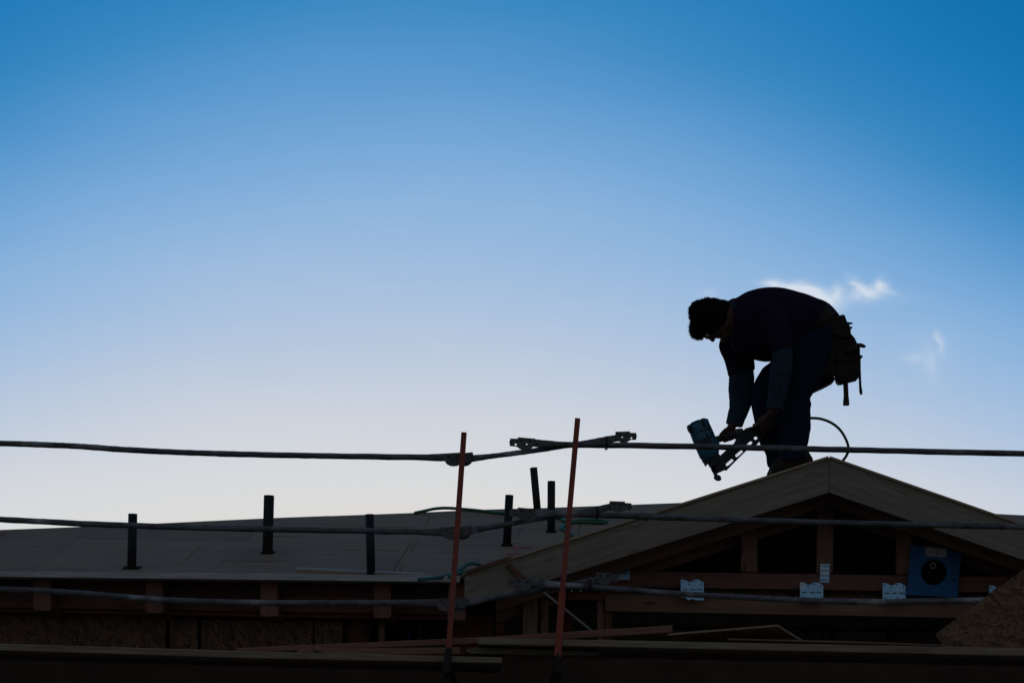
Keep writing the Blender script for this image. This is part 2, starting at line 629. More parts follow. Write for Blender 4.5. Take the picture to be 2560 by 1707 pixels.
# ------------------------------------------------------------------ ground
bm = bmesh.new()
N_ = 60
vs = {}
for i in range(N_ + 1):
    for j in range(N_ + 1):
        x = (i / N_ * 2 - 1)
        y = (j / N_ * 2 - 1)
        x, y = math.copysign(abs(x) ** 2.6, x) * 1500, math.copysign(abs(y) ** 2.6, y) * 1500
        h = .05 * noise.noise(Vector((x * .4, y * .4, 0))) if abs(x) < 60 and abs(y) < 60 else 0
        vs[i, j] = bm.verts.new((x, y, h - .03))
for i in range(N_):
    for j in range(N_):
        bm.faces.new((vs[i, j], vs[i + 1, j], vs[i + 1, j + 1], vs[i, j + 1]))
g = emit('ground', bm, DIRT, None, smooth=True)
g['kind'] = 'structure'

# ------------------------------------------------------------------ house
house = thing('timber_house', 'timber framed house under construction with plywood roof and pale gable boards', 'house', (0, .5, 0))
PEAK = (2073, 1141)
SL, SR = .318, .347
YE = .10
E0, E1 = P(0, 1424, YE), P(1154, 1441, YE)
U = (E1 - E0).normalized()
W = Vector((.06, 1, .31))
RN = U.cross(W).normalized()
CAM = Vector((0, CAM_Y, CAM_Z))


def on_roof(px, py, lift=0.0):
    d = P(px, py, 0) - CAM
    t = (E0 + RN * lift - CAM).dot(RN) / d.dot(RN)
    return CAM + d * t


Wn = W - U * W.dot(U)      # upslope, square to the eave
Wn = (W / W.length)


def uv_of(p):
    # coordinates along U and W (not exactly square to each other)
    q = p - E0
    a, b, c = U.dot(U), U.dot(Wn), Wn.dot(Wn)
    d, e = q.dot(U), q.dot(Wn)
    den = a * c - b * b
    return ((d * c - e * b) / den, (e * a - d * b) / den)


def rp(u, v, lift=0.0):
    return E0 + U * u + Wn * v + RN * lift


TOP = [(-450, 1338), (0, 1320), (640, 1296), (1198, 1270), (1700, 1256), (2040, 1262), (2560, 1288), (2980, 1312)]
topw = [on_roof(*q) for q in TOP]
topuv = [uv_of(p) for p in topw]
pk = P(*PEAK, 0)


def clip(poly, a, b, c):
    """keep a*u+b*v+c >= 0"""
    out = []
    for i in range(len(poly)):
        p, q = poly[i], poly[(i + 1) % len(poly)]
        dp, dq = a * p[0] + b * p[1] + c, a * q[0] + b * q[1] + c
        if dp >= 0:
            out.append(p)
        if (dp >= 0) != (dq >= 0):
            t = dp / (dp - dq)
            out.append((p[0] + (q[0] - p[0]) * t, p[1] + (q[1] - p[1]) * t))
    return out


def valley(side):
    """linear function of (u, v), positive where the main roof lies above the gable roof plane"""
    def f(p):
        return p.z - (pk.z - (SL * (pk.x - p.x) if side < 0 else SR * (p.x - pk.x)))
    c = f(rp(0, 0))
    return (f(rp(1, 0)) - c, f(rp(0, 1)) - c, c)


def roof_clip(poly, side):
    for (u0, v0), (u1, v1) in zip(topuv, topuv[1:]):
        a, b = (v1 - v0), -(u1 - u0)
        poly = clip(poly, a, b, -(a * u0 + b * v0))
        if len(poly) < 3:
            return []
    poly = clip(poly, *valley(side))
    if len(poly) >= 3:          # left or right of the gable ridge
        c = rp(0, 0).x - pk.x
        a, b = rp(1, 0).x - rp(0, 0).x, rp(0, 1).x - rp(0, 0).x
        poly = clip(poly, side * a, side * b, side * c)
    return poly if len(poly) >= 3 else []


U0, U1 = topuv[0][0], topuv[-1][0]
roof = None
for side in (-1, 1):
    poly = roof_clip([(U0, 0), (U1, 0), (U1, 6), (U0, 6)], side)
    bm = prism_bm([rp(u, v, -.014) for u, v in poly], [rp(u, v, -.040) for u, v in poly])
    o = emit('roof', bm, DECK, house, frame_from(rp(0, 0), rp(1, 0)))
    roofs = roof
    if side < 0:
        roof = o
        o['label'] = 'plywood sheathed main roof slope with black pipes'
    PW, PH, gap = 2.44, 1.22, .0025
    row = 0
    v = 0.0
    while v < 4.0:
        u = U0 - random.uniform(.2, 1.0) - (1.22 if row % 2 else 0)
        if side < 0:
            u = -PW + uv_of(on_roof(1000 + row * 26, 1400 - row * 50))[0] + (.0 if row % 2 == 0 else .02)
            u -= math.ceil((u - U0) / PW) * PW
            u -= 1.22 if row == 1 else 0
        while u < U1 + 1:
            q = roof_clip([(u + gap, v + gap), (u + PW - gap, v + gap), (u + PW - gap, v + PH - gap), (u + gap, v + PH - gap)], side)
            if len(q) >= 3:
                lift = random.uniform(-.001, .0025)
                bm = prism_bm([rp(a, b, lift) for a, b in q], [rp(a, b, lift - .012) for a, b in q])
                ca = sum(a for a, b in q) / len(q)
                cb = sum(b for a, b in q) / len(q)
                m = Matrix((U, Wn, RN)).transposed().to_4x4()
                m.translation = rp(ca, cb)
                emit('plywood_panel', bm, PLY, o, frame_from(rp(ca - .5, cb), rp(ca + .5, cb), Vector((0, 0, 1))))
            u += PW
        v += PH
        row += 1
# far slope falling away behind the ridge line
bm = bmesh.new()
a = [bm.verts.new(p - RN * .012) for p in topw]
b = [bm.verts.new(p + Vector((0, 4.5, -1.45))) for p in topw]
for i in range(len(a) - 1):
    bm.faces.new((a[i], a[i + 1], b[i + 1], b[i]))
ret = bmesh.ops.extrude_face_region(bm, geom=bm.faces[:])
bmesh.ops.translate(bm, verts=[q for q in ret['geom'] if isinstance(q, bmesh.types.BMVert)], vec=(0, 0, -.03))
emit('back_roof', bm, PLY, house)

# eave edge board on the left slope
EB0, EB1 = P(-460, 1431, YE - .012), P(1150, 1449.5, YE - .012)
board('eave_board', EB0, EB1, .042, .14, mat('weathered_skylit_eave_wood', (.52, .55, .57), (.33, .33, .325), .7, GR, 3.0, bump=.25, spec=.4), house)  # weathered wood, paled to grey-blue to paint in sky light on the edge
# rafter tails with rounded lower edge, blocking between them
tails = [(-178, 1516), (105, 1526), (386, 1532), (673, 1540.5), (956, 1544), (1141, 1550)]
for cx, by in tails:
    w = 22.5
    ty = 1441 + cx * .0155
    pts = [(cx - w + 1, ty), (cx + w - 2, ty), (cx + w, by - 6), (cx + w - 4, by), (cx - w + 5, by), (cx - w, by - 6)]
    slab('rafter_tail', [(x, y) for x, y in pts], YE + .03, .55, REDFIR, house, .004, (1, 2))
for (a, _), (b, __) in zip(tails, tails[1:]):
    slab('blocking', [(a + 20, 1442 + a * .016), (b - 20, 1442 + b * .016), (b - 20, 1517 + b * .016), (a + 20, 1517 + a * .016)], YE + .30, .04, REDFIR, house)
slab('top_plate', [(-460, 1508), (1160, 1537), (1160, 1549), (-460, 1520)], YE + .36, .09, DARKFIR, house)

YW = .60
# wall sheets and framing on the left
slab('wall_panel', [(-460, 1519), (414, 1528), (414, 1636), (-460, 1636)], YW, .012, OSB, house, 0)
slab('wall_panel', [(424, 1547), (494, 1548), (494, 1636), (424, 1636)], YW - .01, .012, OSB, house, 0)
slab('wall_panel', [(503, 1548), (782, 1551), (782, 1622), (503, 1622)], YW - .02, .012, OSB, house, 0)
slab('wall_panel', [(787, 1551), (857, 1553), (857, 1636), (787, 1636)], YW - .01, .012, OSB, house, 0)
for x0, x1 in ((462, 492), (592, 608), (700, 716), (786, 800), (806, 820), (826, 838)):
    slab('stud', [(x0, 1530), (x1, 1530), (x1, 1636), (x0, 1636)], YW + .012, .09, DARKFIR, house)
slab('stud', [(947, 1535), (962, 1535), (961, 1636), (946, 1636)], YW, .09, FIR, house)
slab('stud', [(1044, 1540), (1054, 1540), (1054, 1636), (1044, 1636)], YW + .3, .09, REDFIR, house)
slab('sill_plate', [(497, 1622), (1120, 1628), (1120, 1645), (497, 1645)], YW - .03, .1, DARKFIR, house)
slab('sheathing_panel', [(1120, 1535), (1213, 1535), (1213, 1636), (1120, 1636)], YW + .02, .012, mat('dark_red_board', (.16, .05, .035), (.09, .03, .022), .8, (14, 14, 1), 3.0), house)
for x0, x1 in ((1216, 1232), (1240, 1262)):
    slab('stud', [(x0, 1520), (x1, 1520), (x1, 1636), (x0, 1636)], YW + .06, .09, DARKFIR, house)
# curled building paper in the bay
bm = bmesh.new()
pa = []
for i in range(13):
    t = i / 12
    px = 858 + 72 * t
    pa.append([bm.verts.new(P(px + 3 * math.sin(j * 1.3), 1540 + 14 * j, YW + .10 - .09 * math.sin(math.pi * t) + .012 * math.sin(j * 1.7 + i))) for j in range(10)])
for r0, r1 in zip(pa, pa[1:]):
    for j in range(9):
        bm.faces.new((r0[j], r1[j], r1[j + 1], r0[j + 1]))
ret = bmesh.ops.extrude_face_region(bm, geom=bm.faces[:])
bmesh.ops.translate(bm, verts=[q for q in ret['geom'] if isinstance(q, bmesh.types.BMVert)], vec=(0, .004, 0))
emit('building_paper', bm, PAPER, house, Matrix.Translation(P(894, 1600, YW)), True)
bm = tube_bm(catmull([P(1040, 1540, YW + .2), P(1031, 1570, YW + .18), P(1018, 1602, YW + .16), P(1012, 1640, YW + .2)], 6), .010, 8)
emit('cable', bm, BLUECORD, house, smooth=True)

# wall framing below the gable
slab('post', [R3(697, 855), R3(820, 855), R3(815, 1330), R3(692, 1330)], YW - .05, .14, mat('grey_brown_post_wood', (.33, .24, .16), (.2, .14, .09), .8, GR, 4.0, bump=.4), house, .003, (1, 2))
slab('stud', [R3(845, 860), R3(908, 860), R3(905, 1330), R3(842, 1330)], YW - .04, .09, FIR, house, .002, (1, 2))
slab('header', [R3(700, 805), R3(1384, 812), R3(1384, 876), R3(700, 858)], YW - .06, .09, DARKFIR, house)
slab('stud', [R3(1045, 880), R3(1112, 880), R3(1100, 1330), R3(1035, 1330)], YW + .35, .05, mat('red_primed_stud', (.36, .06, .045), (.25, .045, .035), .7, GR, 3.0), house, .002, (1, 2))
slab('stud', [R3(1320, 878), R3(1378, 878), R3(1376, 1330), R3(1318, 1330)], YW - .05, .09, FIR, house, .002, (1, 2))
slab('stud', [R3(1386, 962), R3(1446, 965), R3(1444, 1330), R3(1384, 1330)], YW - .05, .09, DARKFIR, house, .002, (1, 2))
slab('beam', [(1513, 1484), (2640, 1502), (2640, 1548), (1513, 1527)], YW - .08, .14, mat('tan_beam_wood', (.27, .17, .115), (.20, .122, .082), .75, GR, 2.5, bump=.2, kind='knots', spots=(.07, .03, .02), spot_amt=.95), house, .003)
slab('strand_strip', [(1500, 1466), (2640, 1480), (2640, 1501), (1500, 1485)], YW - .02, .1, OSB, house)
for x0, x1 in ((2014, 2032), (2037, 2055), (2060, 2074), (2078, 2092), (2222, 2240), (2420, 2440)):
    slab('stud', [(x0, 1560), (x1, 1560), (x1, 1680), (x0, 1680)], YW + 1.1, .09, DARKFIR, house, .002, (1, 2))
slab('header', [(1540, 1560), (2640, 1572), (2640, 1580), (1540, 1568)], YW + 1.05, .09, DARKFIR, house)

# gable: barge boards, roof sheets, rafters, truss
xl = 1161


def gl(x, off=0):
    return (x, PEAK[1] + SL * (PEAK[0] - x) + off)


def gr(x, off=0):
    return (x, PEAK[1] + SR * (x - PEAK[0]) + off)


slab('barge_board', [gl(xl, 5), gl(2072.3, 5), (2072.3, 1231), (xl, 1516)], 0, .038, PRIMED, house, .002)
slab('barge_board', [gr(2073.8, 5), gr(2900, 5), (2900, 1231 + SR * 826), (2073.8, 1231)], 0, .038, PRIMED, house, .002)
slab('gable_roof', [gl(xl - 3, -1.0), gl(2071.5, -2.5), gl(2072, 4.0), gl(xl - 3, 4.2)], -.016, 2.62, PLYEDGE, house, .001)
slab('gable_roof', [gr(2076, -2.5), gr(2900, -1), gr(2900, 4.2), gr(2074, 4.0)], -.016, 2.62, PLYEDGE, house, .001)
# splintered scrap along the lower edge of the gable sheet
slab('edge_strip', [R3(215, 625), R3(440, 548), R3(595, 498), R3(600, 512), R3(450, 566), R3(218, 643)], -.03, .05, REDFIR, house, .001)
for Yr, off, hb_ in ((.30, 27, 94), (.62, 46, 104)):
    slab('rafter', [gl(1240, off), gl(2073, off), gl(2073, off + hb_), gl(1240, off + hb_)], Yr, .04, FIR, house)
    slab('rafter', [gr(2073, off), gr(2900, off), gr(2900, off + hb_), gr(2073, off + hb_)], Yr, .04, FIR, house)
YT = .48
slab('bottom_chord', [(1470, 1426), (2640, 1443), (2640, 1482), (1470, 1465)], YT, .04, mat('reddish_chord_wood', (.24, .125, .098), (.165, .083, .065), .75, GR, 3.0, bump=.2, kind='knots', spots=(.08, .03, .02), spot_amt=.9), house)
slab('web_post', [(1852.5, 1290), (1893.5, 1285), (1893.5, 1429.5), (1852.5, 1429)], YT, .04, FIR, house, .002, (1, 2))
slab('web_post', [(2045, 1230), (2086, 1230), (2082, 1432), (2041, 1431.5)], YT, .04, FIR, house, .002, (1, 2))
slab('web_post', [(2241, 1300), (2281, 1314), (2281, 1435.5), (2241, 1435)], YT, .04, FIR, house, .002, (1, 2))


# joist hanger plates: wavy top, slots along the bend, nail holes
def hanger(x0, y0, w, h, Yp, cut=None):
    k = w / 192.0
    prof = [(0, 0), (28, 0), (62, 18), (92, 18), (112, 0), (150, 0), (178, 20), (192, 20), (192, 172), (140, 172), (132, 172), (92, 160), (70, 172), (45, 160), (40, 150), (0, 146)]
    if cut:
        prof = cut
    out = [P(x0 + a * k, y0 + b * k, Yp) for a, b in prof]
    holes = []
    if not cut:
        for sx in (14, 78, 136):
            holes.append([P(x0 + a * k, y0 + b * k, Yp) for a, b in ((sx, 80), (sx + 42, 80), (sx + 42, 88), (sx, 88))])
    o = holed('hanger_plate', out, holes, .003, PLATE, house)
    for a, b in ((16, 20), (70, 36), (118, 14), (172, 34), (22, 124), (120, 124), (176, 130)) if not cut else ((18, 16),):
        bm = bmesh.new()
        c = P(x0 + a * k, y0 + b * k, Yp - .002)
        bmesh.ops.create_cone(bm, cap_ends=True, segments=8, radius1=.0055, radius2=.0045, depth=.005, matrix=Matrix.Translation(c) @ Matrix.Rotation(math.pi / 2, 4, 'X'))
        emit('nail', bm, NAIL, o, Matrix.Translation(c))


YH = YT - .05
hanger(1702, 1448, 57.5, 0, YH)
hanger(2000, 1455, 58, 0, YH)
hanger(2206.5, 1456.5, 58, 0, YH)
hanger(2472.5, 1462, 58, 0, YH, [(0, 8), (14, 0), (36, 2), (66, 20), (0, 70)])


def nailplate(x0, y0, x1, y1, Yp, rows, cols, skew=0):
    out = [P(x0, y0, Yp), P(x1, y0, Yp), P(x1 - skew, y1, Yp), P(x0 - skew, y1, Yp)]
    holes = []
    for r in range(rows):
        for c in range(cols):
            cx = x0 + (c + .5) / cols * (x1 - x0) - skew * (r + .5) / rows
            cy = y0 + (r + .5) / rows * (y1 - y0) + random.uniform(-.8, .8)
            hw, hh = (x1 - x0) / cols * .22, (y1 - y0) / rows * .30
            holes.append([P(cx - hw, cy - hh, Yp), P(cx + hw, cy - hh, Yp), P(cx + hw, cy + hh, Yp), P(cx - hw, cy + hh, Yp)])
    holed('nail_plate', out, holes, .003, PLATE, house)


nailplate(2051, 1409, 2074.5, 1455, YT - .004, 4, 6, 1.5)
nailplate(1541, 1409, 1574, 1448, YT - .004, 8, 5)
# small bright nail heads on the pale boards
for u, v, R in ((235, 683, R3), (225, 775, R3), (1640, 232, R3), (1170, 64, R4), (618, 553, R3), (1105, 792, R3), (1180, 792, R3)):
    bm = bmesh.new()
    c = P(*R(u, v), -.001)
    bmesh.ops.create_cone(bm, cap_ends=True, segments=8, radius1=.005, radius2=.004, depth=.004, matrix=Matrix.Translation(c) @ Matrix.Rotation(math.pi / 2, 4, 'X'))
    emit('nail', bm, PLATE, house, Matrix.Translation(c))
# short brown block nailed across the pale board
slab('wood_block', [R3(555, 572), R3(592, 560), R3(724, 684), R3(655, 694)], -.04, .038, REDFIR, house, .002, (0, 3))
# closed shell so that the attic and rooms are dark
zlo = P(0, 1640, YW).z
xa, xb = P(-430, 0, YW).x, P(2880, 0, YW).x


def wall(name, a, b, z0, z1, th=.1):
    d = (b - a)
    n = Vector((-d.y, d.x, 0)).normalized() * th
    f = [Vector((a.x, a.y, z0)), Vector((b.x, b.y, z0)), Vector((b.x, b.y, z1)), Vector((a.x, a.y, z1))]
    return emit(name, prism_bm(f, [p + n for p in f]), SHELLSHADE, house)


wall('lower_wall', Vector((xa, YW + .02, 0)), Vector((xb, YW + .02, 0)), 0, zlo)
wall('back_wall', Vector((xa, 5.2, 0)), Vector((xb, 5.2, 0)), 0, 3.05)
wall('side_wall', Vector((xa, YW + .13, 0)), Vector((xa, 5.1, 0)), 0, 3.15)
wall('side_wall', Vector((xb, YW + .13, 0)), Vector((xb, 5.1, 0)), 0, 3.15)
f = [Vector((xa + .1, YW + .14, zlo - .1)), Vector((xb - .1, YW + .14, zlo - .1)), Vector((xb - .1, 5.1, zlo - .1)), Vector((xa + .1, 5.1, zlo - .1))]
emit('room_floor', prism_bm(f, [p - Vector((0, 0, .1)) for p in f]), SHELLSHADE, house)
# pink spray mark on the plywood
for q in ([(600, 424), (760, 420), (765, 430), (600, 434)], [(628, 432), (655, 432), (650, 472), (630, 474)], [(560, 476), (690, 470), (688, 480), (560, 486)]):
    t = [on_roof(*R3(u, v), .0035) for u, v in q]
    bm = prism_bm(t, [p - RN * .0008 for p in t])
    emit('paint_mark', bm, PINK, roof, Matrix.Translation(t[0]))

CHALK = mat('red_chalk', (.30, .07, .05), (.28, .17, .13), .9, None, 30.0, contrast=(.4, .6))
for R, a, b in ((R2, (700, 240), (1500, 262)), (R2, (0, 541), (390, 545)), (R1, (1850, 539), (2149, 541)), (R2, (1900, 688), (1640, 684)), (R2, (1556, 252), (1598, 162)), (R2, (1436, 452), (1490, 357)), (R2, (1326, 632), (1370, 568)), (R1, (1560, 528), (1670, 430)), (R2, (280, 336), (520, 339)), (R2, (850, 444), (1340, 452)), (R3, (640, 355), (680, 268)), (R1, (0, 330), (50, 296))):
    p, q = on_roof(*R(*a), .0035), on_roof(*R(*b), .0035)
    w_ = RN.cross((q - p).normalized()) * .004
    if abs(b[1] - a[1]) < 40:
        w_ *= 1.6
    f = [p - w_, q - w_, q + w_, p + w_]
    emit('chalk_line', prism_bm(f, [x - RN * .0008 for x in f]), CHALK, roof, Matrix.Translation(p))

# ------------------------------------------------------------------ vent pipes on the roof
VENTS = [  # base px, top px, outer width px, label
    ((302.5 * 1.0884, 1305 * 1.0884), (305 * 1.0884, 1180 * 1.0884), 22.5, 'black vent pipe farthest from the gable, standing at the eave'),
    ((614.5 * 1.0884, 1270 * 1.0884), (618 * 1.0884, 1138 * 1.0884), 26, 'thick black vent pipe standing mid roof, second from the far end'),
    ((852.5 * 1.0884, 1319 * 1.0884), (849 * 1.0884, 1181 * 1.0884), 21.5, 'black vent pipe at the eave behind the lying batten'),
    ((1164 * 1.0884, 1252 * 1.0884), (1170 * 1.0884, 1137 * 1.0884), 20.5, 'black vent pipe beside the pink spray mark on the roof'),
    ((1236 * 1.0884, 1190 * 1.0884), (1225.5 * 1.0884, 1074 * 1.0884), 18.5, 'tallest black vent pipe, tilted, at the roof ridge between two upright ones'),
    ((1266 * 1.0884, 1221 * 1.0884), (1266.5 * 1.0884, 1105 * 1.0884), 19.5, 'black upright vent pipe next to the leaning one, near the green hose coil')]
for (bx, by), (tx_, ty_), wd, lab in VENTS:
    b = on_roof(bx, by, .0)
    tpt = P(tx_, ty_, b.y)
    ax = (tpt - b).normalized()
    r = wd / 2 * KX(b.y)
    t = thing('vent_pipe', lab, 'vent pipe', b, 'vent pipes through the roof')
    bm = bmesh.new()
    x = ax.cross(Vector((0, 1, 0))).normalized()
    y = ax.cross(x)
    prof = [(-.06, r), ((tpt - b).length, r), ((tpt - b).length, r * .86), (.02, r * .86)]
    rings = [[bm.verts.new(b + ax * h + (x * math.cos(2 * math.pi * k / 24) + y * math.sin(2 * math.pi * k / 24)) * rr) for k in range(24)] for h, rr in prof]
    for p, q in zip(rings, rings[1:]):
        for k in range(24):
            bm.faces.new((p[k], p[(k + 1) % 24], q[(k + 1) % 24], q[k]))
    bm.faces.new(rings[0])
    bm.faces.new(rings[-1])
    o = emit('pipe', bm, ABS, t, frame_from(b, tpt))
    for p in o.data.polygons:
        p.use_smooth = len(p.vertices) == 4 and abs(p.normal.x) < .5
    u, v = uv_of(b)
    hw = r * (1.3 if wd != 22.5 else 1.9)
    q = [rp(u - hw, v - .05, .005), rp(u + hw, v - .05, .005), rp(u + hw, v + .06, .005), rp(u - hw, v + .06, .005)]
    emit('flashing', prism_bm(q, [p - RN * .002 for p in q]), RUBBER, t, Matrix.Translation(b))

# ------------------------------------------------------------------ hoses and scraps on the roof
pts = [on_roof(*R2(1470, 140), .012), on_roof(*R2(1545, 124), .012)]
ridge_y = on_roof(*R2(1600, 118)).y
pts += [P(*R2(1640, 104), ridge_y + .02), P(*R2(1740, 99), ridge_y + .02), P(*R2(1860, 107), ridge_y - .02)]
pts += [on_roof(*R3(340, 122), .012), on_roof(*R3(480, 140), .012), on_roof(*R3(600, 148), .012), on_roof(*R3(760, 150), .012), on_roof(*R3(900, 165), .012), on_roof(*R3(1010, 188), .012),
        on_roof(*R3(1045, 208), .012), on_roof(*R3(1110, 212), .012), on_roof(*R3(1200, 202), .02), on_roof(*R3(1330, 203), .02), on_roof(*R3(1400, 212), .015),
        on_roof(*R3(1330, 224), .012), on_roof(*R3(1200, 218), .012), on_roof(*R3(1100, 226), .012), on_roof(*R3(1035, 250), .012), on_roof(*R3(1025, 275), .012), on_roof(*R3(1080, 300), .012), on_roof(*R3(1105, 330), .012)]
emit('air_hose', tube_bm(catmull(pts, 7), .0125, 10), HOSEG, None, Matrix.Translation(pts[0]), True)
tag(bpy.data.objects['air_hose'], 'green hose draped over the roof ridge and coiled near the gable', 'hose', 'air hoses')
pts = [on_roof(*R2(1500, 698), .03), on_roof(*R2(1650, 682), .016), on_roof(*R2(1780, 652), .016), on_roof(*R2(1850, 612), .03), on_roof(*R2(1905, 574), .05), on_roof(*R2(1960, 563), .05), on_roof(*R2(2010, 576), .03),
       on_roof(*R2(2060, 610), .012), on_roof(*R2(2000, 640), .012), on_roof(*R2(1900, 632), .012), on_roof(*R2(1820, 648), .014), on_roof(*R2(1760, 672), .036)]
ho = emit('air_hose', tube_bm(catmull(pts, 7), .0135, 10), HOSET, None, Matrix.Translation(pts[0]), True)
tag(ho, 'teal hose end looping at the eave beside the low end of the gable board', 'hose', 'air hoses')
a, b = on_roof(*R2(470, 611), .012), on_roof(*R2(1550, 660), .012)
bt = board('batten', a, b, .020, .045, mat('pale_batten', (.40, .36, .30), (.28, .24, .19), .5, GR, 3.0, spec=.6), None, .002, RN)
tag(bt, 'thin pale wooden batten lying on the roof along the eave', 'batten')

# blue flashing panel leaning in the truss
q = [R5(735, 405), R5(1155, 470), R5(1122, 850), R5(690, 828)]
YB = YT - .075
t = thing('flashing_panel', 'blue square plastic panel with black rubber disc leaning in the gable truss', 'panel', P(2330, 1490, YB))
slab('panel', q, YB, .018, BLUE, t, .003)
c = P(*R5(922, 637), YB - .003)
bm = bmesh.new()
bmesh.ops.create_cone(bm, cap_ends=True, segments=40, radius1=110 / 3.358 * KX(YB), radius2=100 / 3.358 * KX(YB), depth=.01, matrix=Matrix.Translation(c) @ Matrix.Rotation(math.pi / 2, 4, 'X'))
disc = emit('rubber_disc', bm, RUBBER, t, Matrix.Translation(c))
pa_, pb_ = P(*R5(930, 640), YB), P(*R5(915, 582), YB - .10)
emit('pipe_stub', tube_bm([pa_, pa_.lerp(pb_, .5), pb_], .016, 16), RUBBER, t, Matrix.Translation(pa_), True)
bm = bmesh.new()
ringp = [pb_ + Vector((math.cos(i / 20 * 6.2832) * .0175, -.002, math.sin(i / 20 * 6.2832) * .0175)) for i in range(21)]
emit('pipe_rim', tube_bm(ringp, .003, 8), WHITEP, t, Matrix.Translation(pb_), True)
slab('sticker', [R5(850, 425), R5(1030, 440), R5(1025, 515), R5(850, 500)], YB - .003, .002, LABEL, t, 0)
slab('pen_mark', [R5(1070, 702), R5(1113, 684), R5(1115, 692), R5(1072, 710)], YB - .003, .002, RUBBER, t, 0)

# ------------------------------------------------------------------ scaffold: decks, posts, rails
YS = -2.2
PR = 0.0


def plank(name, px, Y, depth, material, label, cat, group=None, r=.004):
    o = slab(name, px, Y, depth, material, None, r)
    return tag(o, label, cat, group)


plank('scaffold_plank', [(-260, 1600), (600, 1626), (1255, 1642), (1255, 1657), (600, 1644), (-260, 1617)], YS, .28, OLDWOOD, 'weathered scaffold plank running along the house under the vent pipes', 'plank', 'scaffold planks')
plank('scaffold_plank', [(1194, 1593), (2700, 1622), (2700, 1642), (1194, 1609.5)], YS - .02, .28, OLDWOOD, 'weathered scaffold plank with split end running under the gable', 'plank', 'scaffold planks')
plank('scaffold_deck', [(-260, 1606), (1250, 1645), (1250, 1655), (-260, 1616)], YS + .30, .95, SHADEWOOD, 'dark boarded scaffold deck behind the plank below the vent pipes', 'scaffold deck', 'scaffold decks')
plank('scaffold_deck', [(1198, 1598), (2700, 1627), (2700, 1638), (1198, 1608)], YS + .28, .95, SHADEWOOD, 'dark boarded scaffold deck behind the plank below the gable', 'scaffold deck', 'scaffold decks')
# loose boards on the deck
plank('loose_board', [(590, 1619), (1240, 1590), (1681, 1561.5), (1681, 1580), (1240, 1607), (590, 1632)], YS + .10, .09, REDFIR, 'long reddish board lying tilted across the scaffold planks', 'board', 'loose boards on the scaffold')
plank('loose_board', [(743, 1621), (1150, 1617), (1150, 1634), (743, 1637)], YS + .05, .05, mat('brown_offcut_wood', (.27, .16, .09), (.18, .10, .06), .8, GR, 3.0, kind='knots', spots=(.05, .02, .015), spot_amt=.9), 'brown board lying low under the long reddish board', 'board', 'loose boards on the scaffold')
plank('loose_board', [(1164, 1622), (1192, 1617), (1500, 1626), (1500, 1638), (1180, 1633), (1166, 1630)], YS + .12, .2, OLDWOOD, 'short grey splintered plank end poking out beneath the gable plank', 'board', 'loose boards on the scaffold')
plank('wood_offcut', [R2(612, 1280), R2(645, 1252), R2(765, 1320), R2(700, 1322)], YS + .01, .05, FIR, 'small pale wedge shaped offcut on the scaffold plank', 'offcut')
plank('loose_board', [R4(735, 1190), R4(1800, 1215), R4(3200, 1268), R4(3200, 1284), R4(1800, 1236), R4(735, 1208)], YS + .5, .2, FIR, 'thin tan board lying flat behind the gable plank', 'board', 'loose boards on the scaffold')
# thin plywood sheet lying behind, seen from below: its two near edges catch the light
Ya = YS + .55
c0, c1, c2 = P(*R4(230, 1150), Ya), P(*R4(1155, 1075), Ya - .05), P(*R4(1365, 1204), Ya + .35)
c3 = c0 + (c2 - c1)
nn = (c1 - c0).cross(c2 - c1).normalized()
if nn.z < 0:
    nn = -nn
emit('plywood_sheet', prism_bm([c0, c1, c2, c3], [p - nn * .012 for p in (c0, c1, c2, c3)]), mat('plywood_offcut', (.36, .27, .18), (.28, .2, .13), .8, GR, 3.0), None, frame_from(c0, c1))
tag(bpy.data.objects['plywood_sheet'], 'thin plywood sheet with raised corner lying behind the gable plank', 'sheet')
# strand board sheet standing tilted at the right
p0, pu, pv = Vector(R5(935, 1155)), Vector(R5(1700, 600)), Vector(R5(1085, 1395))
plank('strand_board_sheet', [R5(935, 1155), R5(1960, 406), R5(2060, 560), R5(2060, 1290), R5(1024, 1290)], YS + .14, .012, OSB, 'tilted strand board sheet standing on the scaffold beside the blue panel', 'sheet', None, 0)
# thin batten leaning down from the low gable board
a, b = P(*R3(872, 806), -.9), P(*R3(1275, 1128), -1.6)
bt = board('leaning_batten', a, b, .010, .014, mat('grey_batten_wood', (.2, .17, .13), (.14, .12, .09), .8, GR, 3.0), None, .001, Vector((0, -.1, 1)))
tag(bt, 'thin grey batten leaning diagonally below the low gable board', 'batten')

# posts
YR = -1.92


def post(label, segs, w, std_x):
    base = P(*segs[-1][0], segs[-1][1])
    t = thing('guard_post', label, 'post', (base.x, base.y, 0), 'red guard rail posts')
    for i, ((p0_, y0), (p1_, y1)) in enumerate(zip(segs, segs[1:])):
        a, b = P(*p0_, y0), P(*p1_, y1)
        bm = bmesh.new()
        board('upright' if i == 0 else 'lower_sleeve', a, b, w * (1 if i == 0 else 1.12), w * (.9 if i == 0 else 1.12), REDP, t, .003, Vector((0, -1, 0)))
    st = Vector((base.x, base.y + .03, 0))
    emit('standard', tube_bm([Vector((base.x, base.y, .0)), Vector((base.x, base.y, base.z * .5)), base + Vector((0, 0, .02))], .021, 14), DSTEEL, t, Matrix.Translation(st), True)
    bx = board('foot_plate', Vector((base.x - .08, base.y, .02)), Vector((base.x + .08, base.y, .02)), .02, .16, DSTEEL, t)
    ledge = P(std_x, 1672, YS + .2)
    board('bearer', Vector((base.x, YS - .12, ledge.z - .02)), Vector((base.x, YS + 1.25, ledge.z - .02)), .045, .045, DSTEEL, t)
    return t


